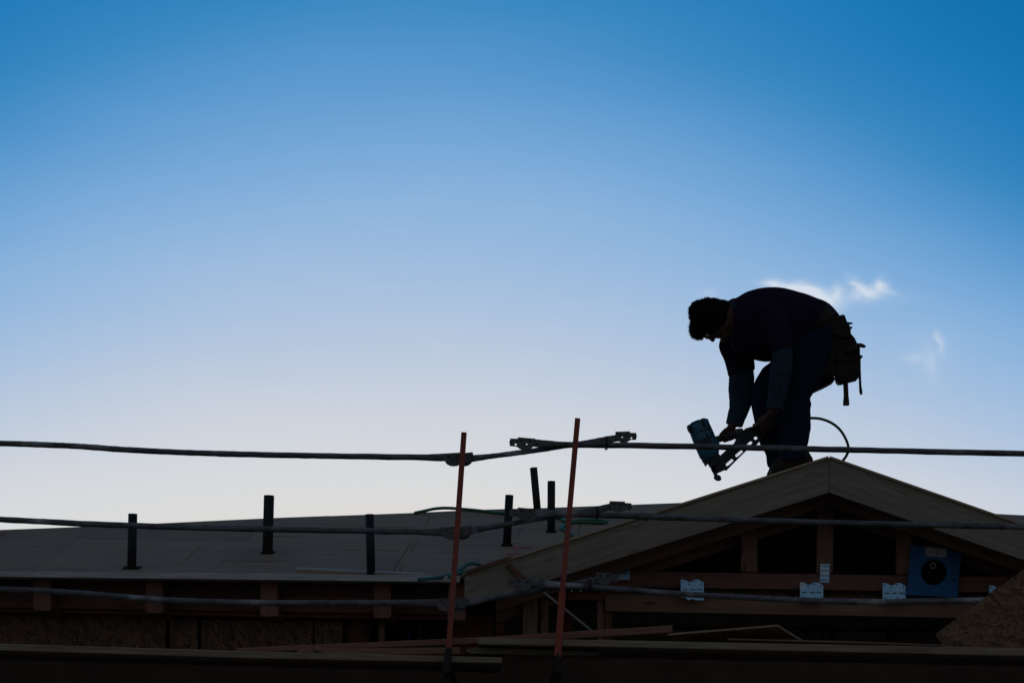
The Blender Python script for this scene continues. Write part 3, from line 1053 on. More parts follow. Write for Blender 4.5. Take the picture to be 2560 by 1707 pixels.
post('shorter red guard post crossing the rails near the joined brackets, in front of the eave', [(((1160), 1082), YR - .06), ((1122, 1621), YR - .30), ((1118, 1665), YR - .31)], .035, 1118)
post('taller red guard post crossing the rails in front of the low gable board', [((1444, 1047), YR - .06), ((1406, 1478), YR - .26), ((1394, 1643), YR - .31)], .035, 1394)
# dark lower sleeve of the first post is bare steel
for o in bpy.data.objects:
    if o.name.startswith('lower_sleeve') and o.parent and 'shorter' in o.parent['label']:
        o.data.materials[0] = DSTEEL


def bracket(parent, cx, cy, w, h, side, rot, Yb, name='end_bracket'):
    """cast end bracket: flat top plate, round belly, nub with a slot; sizes in pixels, side = where the nub points"""
    def tr(a, b):
        ca, sa = math.cos(rot), math.sin(rot)
        a *= side
        x, y = a * w, b * h
        return P(cx + x * ca - y * sa, cy + x * sa + y * ca, Yb)
    out = [tr(-.62, -.42), tr(.42, -.5), tr(.45, .05)]
    for i in range(9):
        th = -.05 + (math.pi + .1) * i / 8
        out.append(tr(-.02 + .50 * math.cos(th), .1 + .44 * math.sin(th)))
    out += [tr(-.54, .16), tr(-.62, .12)]
    hole = [[tr(-.12 + .05 * math.cos(a), .05 + .07 * math.sin(a)) for a in (0, 1.05, 2.1, 3.14, 4.19, 5.24)]]
    o = holed(name, out, hole, .012, CAST, parent)
    nub = [tr(.34, -.38), tr(.86, -.38), tr(.92, -.1), tr(.88, .24), tr(.56, .26), tr(.34, .34)]
    n = [q + Vector((0, .002, 0)) for q in nub]
    holed('latch', n, [[tr(.53 + .075 * math.cos(a), .10 + .085 * math.sin(a)) + Vector((0, .002, 0)) for a in (0, .8, 1.6, 2.4, 3.1, 3.9, 4.7, 5.5)]], .008, CAST, o)
    for a, b in ((-.3, -.2), (.2, -.22)):
        c = tr(a, b) - Vector((0, .004, 0))
        bm = bmesh.new()
        bmesh.ops.create_cone(bm, cap_ends=True, segments=8, radius1=.006, radius2=.005, depth=.008, matrix=Matrix.Translation(c) @ Matrix.Rotation(math.pi / 2, 4, 'X'))
        emit('rivet', bm, DSTEEL, o, Matrix.Translation(c))


def rail(label, pix, Yr, rad, crimp0=False, crimp1=False, seed=0, Y1=None):
    Y1 = Yr if Y1 is None else Y1
    n = len(pix)
    ctrl = [P(x, y, Yr + (Y1 - Yr) * i / (n - 1)) for i, (x, y) in enumerate(pix)]
    path = catmull(ctrl, 14)
    L = len(path)
    dist = [0]
    for a, b in zip(path, path[1:]):
        dist.append(dist[-1] + (b - a).length)
    sq = []
    for d in dist:
        f = 0
        if crimp0:
            f = max(f, 1 - max(0, d - .06) / .14)
        if crimp1:
            f = max(f, 1 - max(0, dist[-1] - d - .06) / .14)
        f = max(0, f)
        f = f * f * (3 - 2 * f)
        sq.append((1 + .35 * f, 1 - .72 * f))
    t = thing('guard_rail', label, 'guard rail', ctrl[0], 'scaffold guard rails')
    emit('tube', tube_bm(path, rad, 16, sq, .0024, seed), GALV, t, frame_from(path[0], path[-1]), True)
    return t


RAD = .0172
RR = .0165
lv = [
    dict(L=[(-330, 1098), (0, 1108), (180, 1114.5), (326, 1124.5), (522, 1133), (762, 1138.5), (1072, 1143), (1138, 1142)],
         M=[(1150, 1150), (1185, 1145.5), (1300, 1131), (1415, 1114), (1490, 1103), (1545, 1094)],
         R=[(1325, 1106), (1400, 1111), (1633, 1114), (2068, 1123), (2560, 1134), (2900, 1141)],
         bl=(1141, 1147, 44, 33), bm=(1560, 1091, 38, 30), br=(1312, 1108, 46, 33), tie=(1516, 1094, 1122)),
    dict(L=[(-330, 1284), (0, 1298), (218, 1309), (544, 1320), (871, 1326), (1060, 1329), (1130, 1330)],
         M=[(1150, 1331), (1190, 1324), (1290, 1306), (1400, 1288), (1480, 1276), (1528, 1266)],
         R=[(1330, 1281), (1400, 1284), (1611, 1291), (2068, 1306), (2560, 1317), (2900, 1323)],
         bl=(1136, 1331, 48, 32), bm=(1546, 1265, 40, 29), br=(1312, 1283, 46, 32), tie=(1493, 1269, 1295)),
    dict(L=[(-330, 1462), (0, 1472), (163, 1480), (414, 1499), (653, 1506), (980, 1506), (1060, 1506), (1110, 1507)],
         M=[(1150, 1507), (1190, 1501), (1300, 1482), (1390, 1467), (1460, 1455), (1512, 1446)],
         R=[(1322, 1455), (1368, 1459), (1517, 1470), (1740, 1486), (2100, 1503), (2310, 1502), (2560, 1498.5), (2900, 1490)],
         bl=(1124, 1510, 48, 33), bm=(1512, 1444, 40, 33), br=(1306, 1459, 46, 33), tie=(1474, 1448, 1476)),
]
names = ['top', 'middle', 'lowest']
for i, d in enumerate(lv):
    s = i * 3.7
    t = rail(f'{names[i]} guard rail of the three running past the vent pipes to the shorter red post', d['L'], YR, RAD, False, True, s)
    cx, cy, w, h = d['bl']
    bracket(t, cx - 6, cy, w, h, 1, 0.0, YR - .012)
    t = rail(f'{names[i]} short slanting guard rail between the two red posts', d['M'], YR + .03, RR * .92, True, True, s + 1, YR + .055)
    bracket(t, cx + 20, cy, w * .86, h, -1, -.16, YR + .012)
    cx, cy, w, h = d['bm']
    bracket(t, cx, cy, w * .92, h * .92, 1, .03 + .05 * (i == 1), YR + .042)
    t = rail(f'{names[i]} guard rail of the three running past the taller red post across the gable', d['R'], YR - .002, RAD, True, False, s + 2)
    cx, cy, w, h = d['br']
    bracket(t, cx, cy, w * .92, h * .92, -1, .03, YR - .016)
    x, y0, y1 = d['tie']
    for k in range(3):
        ring = []
        zc = P(x + (k - 1) * 2.4, (y0 + y1) / 2, YR + .02)
        hh = (y1 - y0) / 2 * KX(YR)
        for j in range(17):
            a = j / 16 * 2 * math.pi
            ring.append(zc + Vector((.002 * math.sin(2 * a + k), .052 * math.cos(a), (hh + .004) * math.sin(a))))
        emit('wire_tie', tube_bm(ring, .0022, 6), WIRE, t, Matrix.Translation(zc), True)
    if i == 1:
        c0_, c1_ = P(1598, 1289, YR), P(1624, 1292, YR)
        bm = tube_bm([c0_, c0_.lerp(c1_, .3), c0_.lerp(c1_, .7), c1_], [.019, .0235, .0225, .019], 14, None, .004, 3)
        emit('tape_wrap', bm, CAST, t, Matrix.Translation(c0_), True)

# ------------------------------------------------------------------ worker
YP = .52
YN, YF = YP - .13, YP + .13          # near and far leg
AN, AF = YP - .25, YP + .23          # near and far arm


def z(*q):
    return Z6(*q)


def roof_z(x):
    return pk.z + .004 + (-SL * (pk.x - x) if x < pk.x else -SR * (x - pk.x))


person = thing('person', 'worker in dark maroon shirt and jeans bent over with a nail gun', 'person', P(*z(900, 1480), YP))


def fold(amp, sc_, s=0):
    return lambda c, n: amp * (noise.noise(c * sc_ + Vector((s, 0, 0))) + .5 * noise.noise(c * sc_ * 2.3))


torso = [(z(452, 172), z(452, 440), YP, .085), (z(492, 163), z(440, 500), YP, .13), (z(560, 124), z(500, 585), YP, .19), (z(640, 98), z(610, 622), YP, .205), (z(740, 89), z(735, 640), YP, .205),
         (z(850, 98), z(850, 620), YP, .20), (z(960, 130), z(940, 590), YP, .19), (z(1080, 170), z(1010, 560), YP, .185), (z(1160, 207), z(1070, 520), YP, .185), (z(1212, 250), z(1120, 490), YP, .18)]
leg_n = [(z(900, 500), z(1235, 380), YN, .125), (z(890, 600), z(1205, 600), YN, .12), (z(855, 740), z(1155, 738), YN, .11), (z(832, 860), z(1085, 860), YN, .10), (z(826, 925), z(1043, 922), YN, .092),
         (z(826, 970), z(1052, 965), YN, .09), (z(826, 1010), z(1044, 1010), YN, .086), (z(826, 1090), z(1048, 1090), YN, .084), (z(822, 1200), z(1040, 1200), YN, .08), (z(818, 1280), z(1022, 1280), YN, .078), (z(805, 1350), z(1012, 1340), YN, .08), (z(790, 1400), z(1020, 1385), YN, .08)]
leg_f = [(z(800, 560), z(1150, 420), YF, .125), (z(738, 650), z(1100, 560), YF, .12), (z(685, 695), z(990, 690), YF, .11), (z(622, 800), z(900, 810), YF, .10), (z(600, 900), z(850, 910), YF, .095), (z(598, 985), z(840, 985), YF, .088),
         (z(622, 1100), z(845, 1100), YF, .084), (z(664, 1260), z(862, 1260), YF, .08), (z(698, 1335), z(878, 1330), YF, .08), (z(716, 1400), z(900, 1390), YF, .08), (z(720, 1440), z(920, 1420), YF, .08)]
arm_n = [(z(650, 250), z(830, 240), AN + .09, .075), (z(690, 420), z(892, 400), AN + .03, .085), (z(745, 560), z(914, 545), AN, .075), (z(748, 650), z(913, 645), AN, .068), (z(733, 755), z(902, 725), AN - .01, .062),
         (z(727, 850), z(884, 815), AN - .01, .057), (z(716, 935), z(862, 900), AN, .052), (z(708, 975), z(842, 965), AN, .048), (z(707, 998), z(846, 1012), AN, .05)]
arm_f = [(z(420, 330), z(620, 330), AF - .09, .075), (z(358, 500), z(590, 520), AF - .02, .08), (z(364, 565), z(612, 622), AF, .08), (z(398, 640), z(619, 690), AF, .075), (z(428, 735), z(624, 735), AF, .068), (z(424, 850), z(616, 850), AF - .01, .06),
         (z(432, 925), z(602, 958), AF - .03, .055), (z(428, 1000), z(586, 1006), AF - .06, .05), (z(414, 1062), z(552, 1085), AF - .10, .045), (z(408, 1108), z(530, 1138), AF - .13, .043)]


def shrink(secs, f, fy):
    out = []
    for A, B, Y, r in secs:
        A, B = Vector(A), Vector(B)
        c = (A + B) / 2
        out.append((tuple(c + (A - c) * f), tuple(c + (B - c) * f), Y, r * fy))
    return out


# --- body: one continuous surface
bm = bmesh.new()
loft_bm(shrink(torso, .86, .86), bm=bm)
loft_bm(shrink(leg_n, .78, .8), bm=bm)
loft_bm(shrink(leg_f, .78, .8), bm=bm)
loft_bm(shrink(arm_n, .72, .78), bm=bm)
loft_bm(shrink(arm_f, .72, .78), bm=bm)
# head frame: face looks down and a little forward
HC = P(*z(300, 335), YP)
HS = 1.2
kz = KX(YP) / 3.0154
fw = Vector((-.22, 0, -.975)).normalized()       # where the face looks
upv = Vector((-.975, 0, .22)).normalized()       # crown direction
sd = Vector((0, -1, 0))


def hd(f, u, s=0.0):
    return HC + (fw * f + upv * u + sd * s) * HS


hr = Matrix((fw, sd, upv)).transposed()


def hball(bm, c, a, b, d, rot, seg):
    ball_bm(bm, c, a * HS, b * HS, d * HS, rot, seg)


def hcap(bm, pts, rad, seg):
    capsule_bm(bm, pts, [r * HS for r in rad], seg)


hball(bm, hd(-.01, .035), .098, .078, .088, hr, 28)        # skull
hball(bm, hd(.028, -.035), .068, .062, .085, hr, 24)       # face
hball(bm, hd(.068, -.096), .040, .038, .030, hr, 16)       # chin and jaw
hball(bm, hd(.015, -.082), .062, .058, .048, hr, 16)
hcap(bm, [hd(.085, .012), hd(.100, -.012), hd(.108, -.030)], [.010, .012, .014], 10)      # nose
hball(bm, hd(.100, -.034, .012), .010, .009, .009, hr, 10)
hball(bm, hd(.100, -.034, -.012), .010, .009, .009, hr, 10)
hcap(bm, [hd(.076, .030, .038), hd(.086, .033, .0), hd(.076, .030, -.038)], [.010, .012, .010], 8)  # brow
hcap(bm, [hd(.078, -.060, .022), hd(.088, -.060, 0), hd(.078, -.060, -.022)], [.007, .009, .007], 8)  # upper lip
hcap(bm, [hd(.074, -.074, .02), hd(.084, -.074, 0), hd(.074, -.074, -.02)], [.007, .009, .007], 8)    # lower lip
for s in (1, -1):
    hball(bm, hd(.070, .008, .032 * s), .014, .014, .012, hr, 12)      # eye balls
    hball(bm, hd(-.012, -.012, .078 * s), .018, .007, .030, hr, 14)    # ears
    hcap(bm, [hd(-.022, .012, .083 * s), hd(-.028, -.008, .084 * s), hd(-.014, -.038, .081 * s)], [.005, .006, .005], 8)
loft_bm([(z(350, 200), z(345, 400), YP, .062), (z(400, 187), z(390, 425), YP, .066), (z(450, 185), z(430, 455), YP, .072), (z(540, 180), z(480, 500), YP, .09)], bm=bm)   # neck


# hands: palm, four curled fingers, thumb
def hand(bm, wrist, palm_c, ax, out_dir, curl_c, r_wrap, side, spread=.021, palm=(.045, .018, .045)):
    """fingers stacked along ax wrap round the axis through curl_c; out_dir: from the held bar to the palm"""
    ax = ax.normalized()
    o1 = (out_dir - ax * out_dir.dot(ax)).normalized()
    o2 = ax.cross(o1) * side
    capsule_bm(bm, [wrist, wrist.lerp(palm_c, .6), palm_c], [.030, .030, .028], 14)
    rot = Matrix((ax, o1, o2)).transposed()
    ball_bm(bm, palm_c, palm[0], palm[1], palm[2], rot, 18)
    lens = (2.5, 2.9, 2.75, 2.3)
    for i in range(4):
        c = curl_c + ax * spread * (i - 1.5)
        pts, rad = [], []
        for k in range(6):
            th = .25 + lens[i] * k / 5
            pts.append(c + (o1 * math.cos(th) + o2 * math.sin(th)) * r_wrap)
            rad.append(.0105 - .0006 * k)
        pts.insert(0, palm_c + ax * spread * .85 * (i - 1.5) + o2 * palm[2] * .6)
        rad.insert(0, .011)
        capsule_bm(bm, pts, rad, 10)
    c = curl_c + ax * spread * 2.1
    th_p = [palm_c + ax * .028 - o2 * .018, c + (o1 * .9 - o2 * .5) * r_wrap, c + (o1 * .2 - o2 * 1.0) * r_wrap - ax * .004, c + (-o1 * .55 - o2 * .85) * r_wrap - ax * .016]
    capsule_bm(bm, th_p, [.014, .0125, .0115, .0095], 10)


GY = YP + .02      # plane of the nail gun
hA, hB = P(*G1(800, 540), GY), P(*G1(1180, 420), GY)      # grip of the nail gun
gax = (hA - hB).normalized()
gc = P(*G1(985, 505), GY)
hand(bm, P(*z(466, 1112), AF - .14), P(*G1(985, 425), GY + .034), gax, Vector((-.1, .75, .66)), gc, .028, 1)
# near hand round the upper end of the magazine
ma, mb = P(*G1(1500, 480), GY), P(*G1(1830, 190), GY)
hand(bm, P(*z(778, 1005), AN), P(*G1(1730, 190), AN + .10), (ma - mb), Vector((.5, -.7, .5)), P(*G1(1700, 290), GY - .02), .045, -1, .021, (.045, .02, .042))
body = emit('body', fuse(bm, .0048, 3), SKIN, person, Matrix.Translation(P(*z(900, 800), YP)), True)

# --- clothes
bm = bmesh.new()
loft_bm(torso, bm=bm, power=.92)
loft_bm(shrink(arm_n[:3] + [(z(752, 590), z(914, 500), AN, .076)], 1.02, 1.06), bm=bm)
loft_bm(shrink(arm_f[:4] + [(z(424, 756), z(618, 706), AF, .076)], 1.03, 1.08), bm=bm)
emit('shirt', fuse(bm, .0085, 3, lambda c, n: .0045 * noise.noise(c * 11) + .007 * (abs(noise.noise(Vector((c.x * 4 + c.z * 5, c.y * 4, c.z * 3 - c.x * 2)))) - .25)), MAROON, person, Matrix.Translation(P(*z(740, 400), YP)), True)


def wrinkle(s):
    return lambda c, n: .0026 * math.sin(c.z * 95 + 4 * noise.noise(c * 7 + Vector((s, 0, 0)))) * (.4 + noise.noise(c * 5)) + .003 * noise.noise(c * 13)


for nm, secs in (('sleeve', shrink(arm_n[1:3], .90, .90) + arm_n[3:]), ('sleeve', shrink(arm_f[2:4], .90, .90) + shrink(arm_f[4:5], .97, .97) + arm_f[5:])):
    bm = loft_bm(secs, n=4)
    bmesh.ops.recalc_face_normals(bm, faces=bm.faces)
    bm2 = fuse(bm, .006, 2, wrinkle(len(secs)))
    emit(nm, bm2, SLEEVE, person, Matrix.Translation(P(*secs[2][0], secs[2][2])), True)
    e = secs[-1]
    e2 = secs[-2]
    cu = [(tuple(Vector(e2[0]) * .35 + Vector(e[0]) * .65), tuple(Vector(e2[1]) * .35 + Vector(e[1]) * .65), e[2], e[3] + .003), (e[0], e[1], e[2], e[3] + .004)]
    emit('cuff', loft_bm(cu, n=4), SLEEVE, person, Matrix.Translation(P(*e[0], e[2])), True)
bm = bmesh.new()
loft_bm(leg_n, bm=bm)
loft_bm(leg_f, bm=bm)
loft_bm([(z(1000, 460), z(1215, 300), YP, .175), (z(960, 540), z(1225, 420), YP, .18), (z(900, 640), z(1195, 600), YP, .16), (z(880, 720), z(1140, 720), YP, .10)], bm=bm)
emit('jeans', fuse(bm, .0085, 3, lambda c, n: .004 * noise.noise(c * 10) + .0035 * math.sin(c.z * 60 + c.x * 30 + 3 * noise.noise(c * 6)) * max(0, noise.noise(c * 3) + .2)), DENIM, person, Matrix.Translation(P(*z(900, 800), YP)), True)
# collar
emit('collar', loft_bm([(z(432, 181), z(478, 400), YP, .088), (z(446, 174), z(492, 420), YP, .095), (z(466, 168), z(512, 430), YP, .10)], n=3), SLEEVE, person, Matrix.Translation(P(*z(468, 255), YP)), True)


# boots: on the gable roof, toes downhill
def boot(xs_heel, xs_toe, Y, wide):
    bm = bmesh.new()
    xh, xt = P(xs_heel, 0, Y).x, P(xs_toe, 0, Y).x
    n_ = 12
    secs = []
    for i in range(n_ + 1):
        t = i / n_
        x = xh + (xt - xh) * t
        zb = roof_z(x) + .018
        hgt = [.05, .10, .135, .15, .15, .15, .148, .145, .14, .135, .13, .115, .07][i]
        wid = wide * [.62, .8, .84, .82, .82, .84, .9, .96, 1, 1, .96, .82, .45][i]
        secs.append((x, zb, hgt, wid))
    rings = []
    for x, zb, h, w in secs:
        ring = []
        for k in range(18):
            th = 2 * math.pi * k / 18
            c, s = math.cos(th), math.sin(th)
            ring.append(bm.verts.new((x, Y + w * math.copysign(abs(s) ** .75, s), zb + h / 2 + h / 2 * math.copysign(abs(c) ** .75, c))))
        rings.append(ring)
    for a, b in zip(rings, rings[1:]):
        for k in range(18):
            bm.faces.new((a[k], a[(k + 1) % 18], b[(k + 1) % 18], b[k]))
    bm.faces.new(rings[0][::-1])
    bm.faces.new(rings[-1])
    o = emit('boot', fuse(bm, .007, 3, fold(.003, 18)), BOOT, person, Matrix.Translation((xt, Y, secs[-1][1])), True)
    f = [Vector((x, Y - w * 1.06, zb - .018)) for x, zb, h, w in secs] + [Vector((x, Y + w * 1.06, zb - .018)) for x, zb, h, w in secs[::-1]]
    emit('sole', prism_bm(f, [p + Vector((0, 0, .024)) for p in f]), RUBBER, o, Matrix.Translation(f[0]))


boot(z(1058, 0)[0], z(742, 0)[0], YN, .052)
boot(z(985, 0)[0], z(712, 0)[0], YF, .052)

# hair: thick cap with short unruly strands
bm = bmesh.new()
hc = hd(-.022, .040)
ball_bm(bm, P(*z(285, 312), YP), .140, .112, .136, None, 32)
ball_bm(bm, P(*z(205, 400), YP), .070, .085, .070, None, 20)
ball_bm(bm, P(*z(220, 270), YP), .088, .095, .085, None, 20)
ball_bm(bm, P(*z(375, 265), YP), .078, .080, .080, None, 20)


def hair_disp(c, n):
    return .007 * noise.noise(c * 24) + .005 * noise.noise(c * 60)


hb = fuse(bm, .006, 3, hair_disp)
cap = [(v.co.copy(), v.normal.copy()) for v in hb.verts]
rnd = random.Random(3)
for c, n in rnd.sample(cap, 2200):
    q = hr.transposed() @ (c - HC)
    if q.x > .05 and q.z < .03:
        continue
    lean = (Vector((-.35, 0, -.55)) + Vector((rnd.uniform(-.8, .8), rnd.uniform(-.8, .8), rnd.uniform(-.8, .8))))
    L_ = rnd.uniform(.004, .012)
    p0_ = c - n * .004
    p1_ = c + n * L_ * .6 + lean * L_ * .25
    p2_ = c + n * L_ * .8 + lean * L_ * .75
    tube_bm([p0_, p1_, p2_], [.0020, .0015, .0004], 4, bm=hb)
emit('hair', hb, HAIR, person, Matrix.Translation(hc), False)
# safety glasses
bm = bmesh.new()
for s in (1, -1):
    ball_bm(bm, hd(.098, .006, .034 * s), .006, .030, .019, hr, 14)
o = emit('glasses', bm, GLASSES, person, Matrix.Translation(hd(.09, .006)), True)
bm = bmesh.new()
tube_bm([hd(.092, .012, .060), hd(.05, .012, .077), hd(-.01, .010, .082)], .0025, 6, bm=bm)
tube_bm([hd(.092, .012, -.060), hd(.05, .012, -.077), hd(-.01, .010, -.082)], .0025, 6, bm=bm)
tube_bm([hd(.096, .008, .014), hd(.099, .008, 0), hd(.096, .008, -.014)], .0025, 6, bm=bm)
emit('glasses_frame', bm, TOOLB, o, Matrix.Translation(hd(.09, .006)), True)

# ------------------------------------------------------------------ tool belt, hammer, pry bar
BN = YP - .17
belt = thing('tool_belt', 'dark leather tool belt with hanging pouches round the worker\'s waist', 'tool belt', P(*z(1180, 400), YP))
bs_ = [(z(1175, 212), z(985, 480), YP, .20), (z(1205, 240), z(1005, 500), YP, .203), (z(1236, 275), z(1030, 520), YP, .205)]
emit('belt', loft_bm(bs_, n=3), LEATHER, belt, Matrix.Translation(P(*z(1180, 400), YP)), True)


def pouch(name, pix, Y, depth, r=.012, mt=LEATHER, parent=belt):
    f = [P(x, y, Y) for x, y in pix]
    bm = prism_bm(f, [p + Vector((0, depth, 0)) for p in f])
    bev(bm, r, 3)
    return emit(name, bm, mt, parent, Matrix.Translation(sum(f, Vector()) / len(f)), True)


pouch('pouch', [B2(372, 255), B2(520, 200), B2(690, 146), B2(714, 165), B2(745, 255), B2(796, 335), B2(800, 420), B2(814, 478), B2(690, 500), B2(560, 440), B2(470, 420)], BN - .02, .15)
pouch('pouch', [B2(470, 400), B2(800, 420), B2(858, 490), B2(895, 570), B2(934, 610), B2(936, 745), B2(820, 790), B2(620, 780), B2(560, 640), B2(455, 500)], BN, .13)
pouch('pouch', [B2(445, 470), B2(575, 640), B2(600, 780), B2(598, 1030), B2(555, 1026), B2(400, 1000), B2(402, 900), B2(420, 700)], BN - .015, .06, .008)
pk_ = pouch('pouch', [B2(596, 780), B2(780, 800), B2(942, 770), B2(946, 900), B2(915, 1072), B2(760, 1110), B2(690, 1132), B2(645, 1136), B2(612, 1108), B2(596, 1040)], BN - .03, .12)
pouch('pouch_rim', [B2(598, 752), B2(780, 775), B2(935, 738), B2(968, 742), B2(972, 762), B2(945, 795), B2(780, 830), B2(598, 806)], BN - .042, .14, .006)
pouch('pouch', [z(1120, 720), z(1222, 742), z(1229, 785), z(1160, 822), z(1080, 858), z(1040, 840), z(1040, 760)], YP + .02, .14, .008)
pouch('pouch', [B2(540, 118), B2(585, 92), B2(640, 165), B2(600, 210), B2(520, 200)], YP - .02, .12, .008)
# strap loop
emit('strap', tube_bm(catmull([P(*B2(360, 262), BN - .03), P(*B2(430, 330), BN - .045), P(*B2(500, 420), BN - .04), P(*B2(600, 440), BN - .03)], 5), .009, 8), LEATHER, belt, Matrix.Translation(P(*B2(430, 330), BN)), True)

ham = thing('hammer', 'claw hammer hanging head up in the rear tool pouch', 'hammer', P(*B2(735, 1465), BN + .01))
f = [B2(706, 660), B2(748, 660), B2(756, 1110), B2(766, 1330), B2(779, 1452), B2(772, 1467), B2(696, 1467), B2(688, 1455), B2(699, 1330), B2(691, 1110)]
pouch('handle', f, BN + .005, .028, .006, WOODH, ham)
f = [B2(700, 690), B2(740, 668), B2(800, 640), B2(860, 600), B2(895, 566), B2(950, 566), B2(1000, 590), B2(1022, 612), B2(1000, 627), B2(960, 620), B2(925, 612), B2(880, 650), B2(800, 690), B2(720, 705)]
pouch('claw_head', f, BN - .034, .03, .004, DSTEEL, ham)
bar = thing('pry_bar', 'slim steel pry bar with forked end hanging behind the hammer handle', 'pry bar', P(*B2(945, 1315), BN + .03))
f = [B2(912, 1040), B2(940, 880), B2(946, 1040), B2(952, 1180), B2(967, 1280), B2(965, 1314), B2(955, 1314), B2(950, 1302), B2(944, 1314), B2(934, 1312), B2(922, 1270), B2(918, 1180)]
pouch('shaft', f, BN + .03, .014, .002, DSTEEL, bar)
nlp = thing('nail_puller', 'small curved claw tool sticking out of the upper belt pouch', 'tool', P(*B2(780, 290), BN + .04))
pouch('claw', [B2(735, 262), B2(800, 262), B2(836, 280), B2(800, 288), B2(770, 300)], BN + .02, .016, .002, DSTEEL, nlp)
pouch('grip', [B2(780, 325), B2(815, 326), B2(826, 338), B2(815, 352), B2(790, 360), B2(770, 345)], BN + .02, .018, .003, DSTEEL, nlp)

# ------------------------------------------------------------------ nail gun
gun = thing('nail_gun', 'teal and black framing nail gun held low by the worker', 'nail gun', P(*G1(770, 1330), GY))


def g_loft(name, secs, mt, parent=gun, n=3, power=.9, seg=24):
    return emit(name, loft_bm([(G1(*a), G1(*b), GY, r) for a, b, r in secs], n=n, power=power, seg=seg), mt, parent, Matrix.Translation(P(*G1(*secs[0][0]), GY)), True)


hs = g_loft('housing', [((225, 250), (560, 150), .05), ((175, 345), (592, 190), .064), ((190, 400), (610, 235), .068), ((240, 545), (680, 385), .068), ((285, 655), (735, 520), .068), ((340, 790), (775, 640), .067),
                        ((390, 905), (800, 760), .064), ((420, 960), (808, 830), .058), ((490, 1010), (780, 890), .045)], TEAL)
g_loft('end_cap', [((215, 235), (400, 160), .04), ((205, 250), (560, 150), .058)], TEAL, gun)
g_loft('cap_lobe', [((412, 158), (480, 128), .03), ((425, 190), (575, 150), .045), ((450, 290), (600, 220), .055)], TEAL, gun)
g_loft('bumper', [((150, 285), (205, 262), .03), ((138, 305), (250, 262), .05), ((165, 385), (280, 340), .055), ((235, 470), (300, 440), .05)], TOOLB, gun)
for a, b in (((262, 470), (640, 330)), ((320, 640), (715, 480))):
    ax_ = Vector((.27, .96))
    e = 22
    g_loft('band', [(a, b, .0705), ((a[0] + 8, a[1] + e), (b[0] + 8, b[1] + e), .0705)], TOOLB, hs)
for q in ([(440, 180), (500, 165), (525, 300), (490, 312)], [(350, 590), (560, 560), (600, 640), (380, 680)], [(520, 420), (570, 440), (660, 600), (640, 640)]):
    f = [P(*G1(*p), GY - .0735) for p in q]
    bm = prism_bm(f, [p + Vector((0, .03, 0)) for p in f])
    bev(bm, .002)
    emit('grille', bm, TOOLB, hs, Matrix.Translation(f[0]))
# exhaust block beside the housing
f = [P(*G1(*p), GY - .035) for p in ((690, 470), (735, 520), (770, 580), (820, 640), (815, 700), (700, 690), (660, 560))]
bm = prism_bm(f, [p + Vector((0, .07, 0)) for p in f])
bev(bm, .005, 2)
emit('side_block', bm, TEAL, gun, Matrix.Translation(f[0]))
# handle
g_loft('handle', [((720, 500), (780, 640), .022), ((800, 480), (830, 620), .021), ((920, 440), (960, 580), .020), ((1040, 400), (1100, 560), .020), ((1150, 365), (1210, 520), .022)], TOOLB, gun)
g_loft('handle_cap', [((1125, 350), (1160, 530), .026), ((1200, 338), (1235, 500), .03), ((1270, 335), (1305, 470), .028), ((1290, 345), (1318, 455), .02)], TOOLG, gun)
f = [P(*G1(*p), GY - .015) for p in ((1130, 520), (1280, 460), (1345, 400), (1320, 365), (1290, 380), (1360, 330), (1480, 295), (1540, 300), (1420, 420), (1250, 590), (1190, 640), (1130, 600), (1160, 560))]
bm = prism_bm(f, [p + Vector((0, .03, 0)) for p in f])
emit('rear_bracket', bm, TOOLB, gun, Matrix.Translation(f[0]))
# magazine plate with slots
outer = [(640, 1130), (700, 1010), (830, 890), (1000, 740), (1200, 560), (1350, 430), (1500, 285), (1700, 120), (1960, 120), (1990, 230), (1830, 390), (1650, 590), (1600, 650), (1545, 690), (1430, 730), (1150, 1005), (962, 1196), (920, 1186), (765, 1258), (660, 1200)]


def slot(p, q, w):
    a, b = Vector(p), Vector(q)
    t = (b - a).normalized()
    n = Vector((-t.y, t.x))
    out = []
    for i in range(7):
        th = math.pi / 2 + math.pi * i / 6
        out.append(a + t * w * math.cos(th) + n * w * math.sin(th))
    for i in range(7):
        th = -math.pi / 2 + math.pi * i / 6
        out.append(b + t * w * math.cos(th) + n * w * math.sin(th))
    return [tuple(v) for v in out]


sl = [slot((972, 1078), (1076, 984), 30), slot((1168, 894), (1272, 800), 30), slot((1368, 712), (1468, 618), 30), slot((1558, 536), (1570, 524), 34)]
holed('magazine', [P(*G1(*p), GY - .014) for p in outer], [[P(*G1(*p), GY - .014) for p in s_] for s_ in sl], .028, TOOLB, gun)
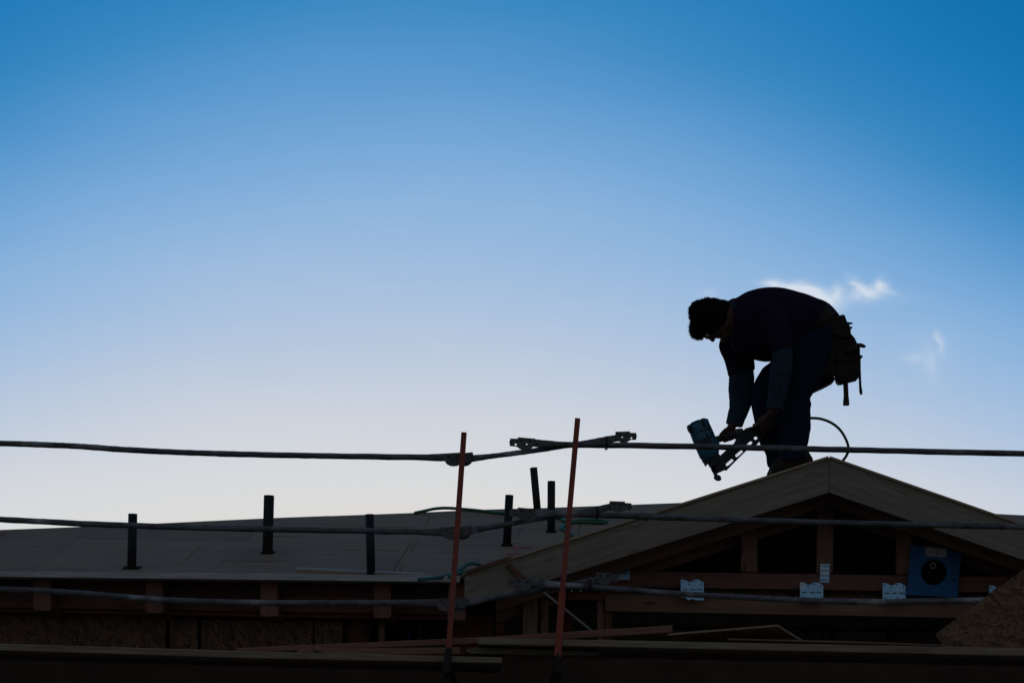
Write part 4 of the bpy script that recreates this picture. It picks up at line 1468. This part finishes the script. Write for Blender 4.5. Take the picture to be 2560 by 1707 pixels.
# nail strip tips showing in the slots
for (a, b) in (((938, 1075), (1060, 960)), ((1135, 890), (1250, 785))):
    for k in range(8):
        t0 = k / 8
        p = Vector(a).lerp(Vector(b), t0)
        q = p + Vector((15, 17))
        bm = tube_bm([P(*G1(*(p - Vector((14, 14)))), GY), P(*G1(*p.lerp(q, .5)), GY), P(*G1(*q), GY)], .0009, 6)
        emit('nail', bm, TOOLB, gun, Matrix.Translation(P(*G1(*p), GY)))
f = [P(*G1(*p), GY - .019) for p in ((700, 1010), (830, 890), (1000, 740), (1200, 560), (1350, 430), (1500, 285), (1560, 330), (1400, 500), (1200, 680), (900, 950), (740, 1080))]
bm = prism_bm(f, [p + Vector((0, .038, 0)) for p in f])
bev(bm, .002)
emit('magazine_rail', bm, mat('dark_blue_tool_metal', (.02, .028, .038), None, .5), gun, Matrix.Translation(f[0]))
# nose
f = [P(*G1(*p), GY - .024) for p in ((455, 985), (520, 940), (800, 850), (830, 880), (800, 960), (740, 1080), (640, 1140), (600, 1075), (582, 1048), (568, 1056), (560, 1088), (532, 1102), (500, 1040))]
bm = prism_bm(f, [p + Vector((0, .048, 0)) for p in f])
bev(bm, .003)
emit('nose_block', bm, TOOLB, gun, Matrix.Translation(f[0]))
f = [P(*G1(*p), GY - .014) for p in ((590, 1060), (700, 1020), (760, 1250), (785, 1320), (728, 1335), (690, 1250), (650, 1185), (640, 1130))]
bm = prism_bm(f, [p + Vector((0, .028, 0)) for p in f])
emit('nose', bm, TOOLB, gun, Matrix.Translation(f[0]))
bm = bmesh.new()
ball_bm(bm, P(*G1(775, 1358), GY), .029, .028, .020, Matrix.Rotation(.35, 3, 'Y'), 16)
ball_bm(bm, P(*G1(785, 1335), GY), .022, .024, .015, Matrix.Rotation(.35, 3, 'Y'), 14)
emit('foot_pad', fuse(bm, .003, 2), TOOLG, gun, Matrix.Translation(P(*G1(770, 1360), GY)), True)

# air line from the grip, between the legs, out behind and down onto the far gable slope
hp = [P(*G1(1300, 410), GY), P(*z(620, 1140), YP), P(*z(800, 1090), YP), P(*z(960, 1072), YP), P(*z(1060, 1070), YP), P(*z(1130, 1078), YP), P(*z(1205, 1108), YP), P(*z(1268, 1160), YP), P(*z(1312, 1232), YP), P(*z(1331, 1300), YP), P(*z(1316, 1350), YP), P(*z(1283, 1400), YP)]
ex = P(*z(1240, 1450), YP)
hp.append(Vector((ex.x, YP + .02, roof_z(ex.x) + .02)))
hp.append(Vector((ex.x - .03, YP + .35, roof_z(ex.x - .03) + .014)))
hp.append(Vector((ex.x + .10, YP + .8, roof_z(ex.x + .1) + .014)))
ho = emit('air_hose', tube_bm(catmull(hp, 8), .0098, 10), HOSED, None, Matrix.Translation(hp[0]), True)
tag(ho, 'dark green hose arching behind the worker from the nail gun', 'hose', 'air hoses')
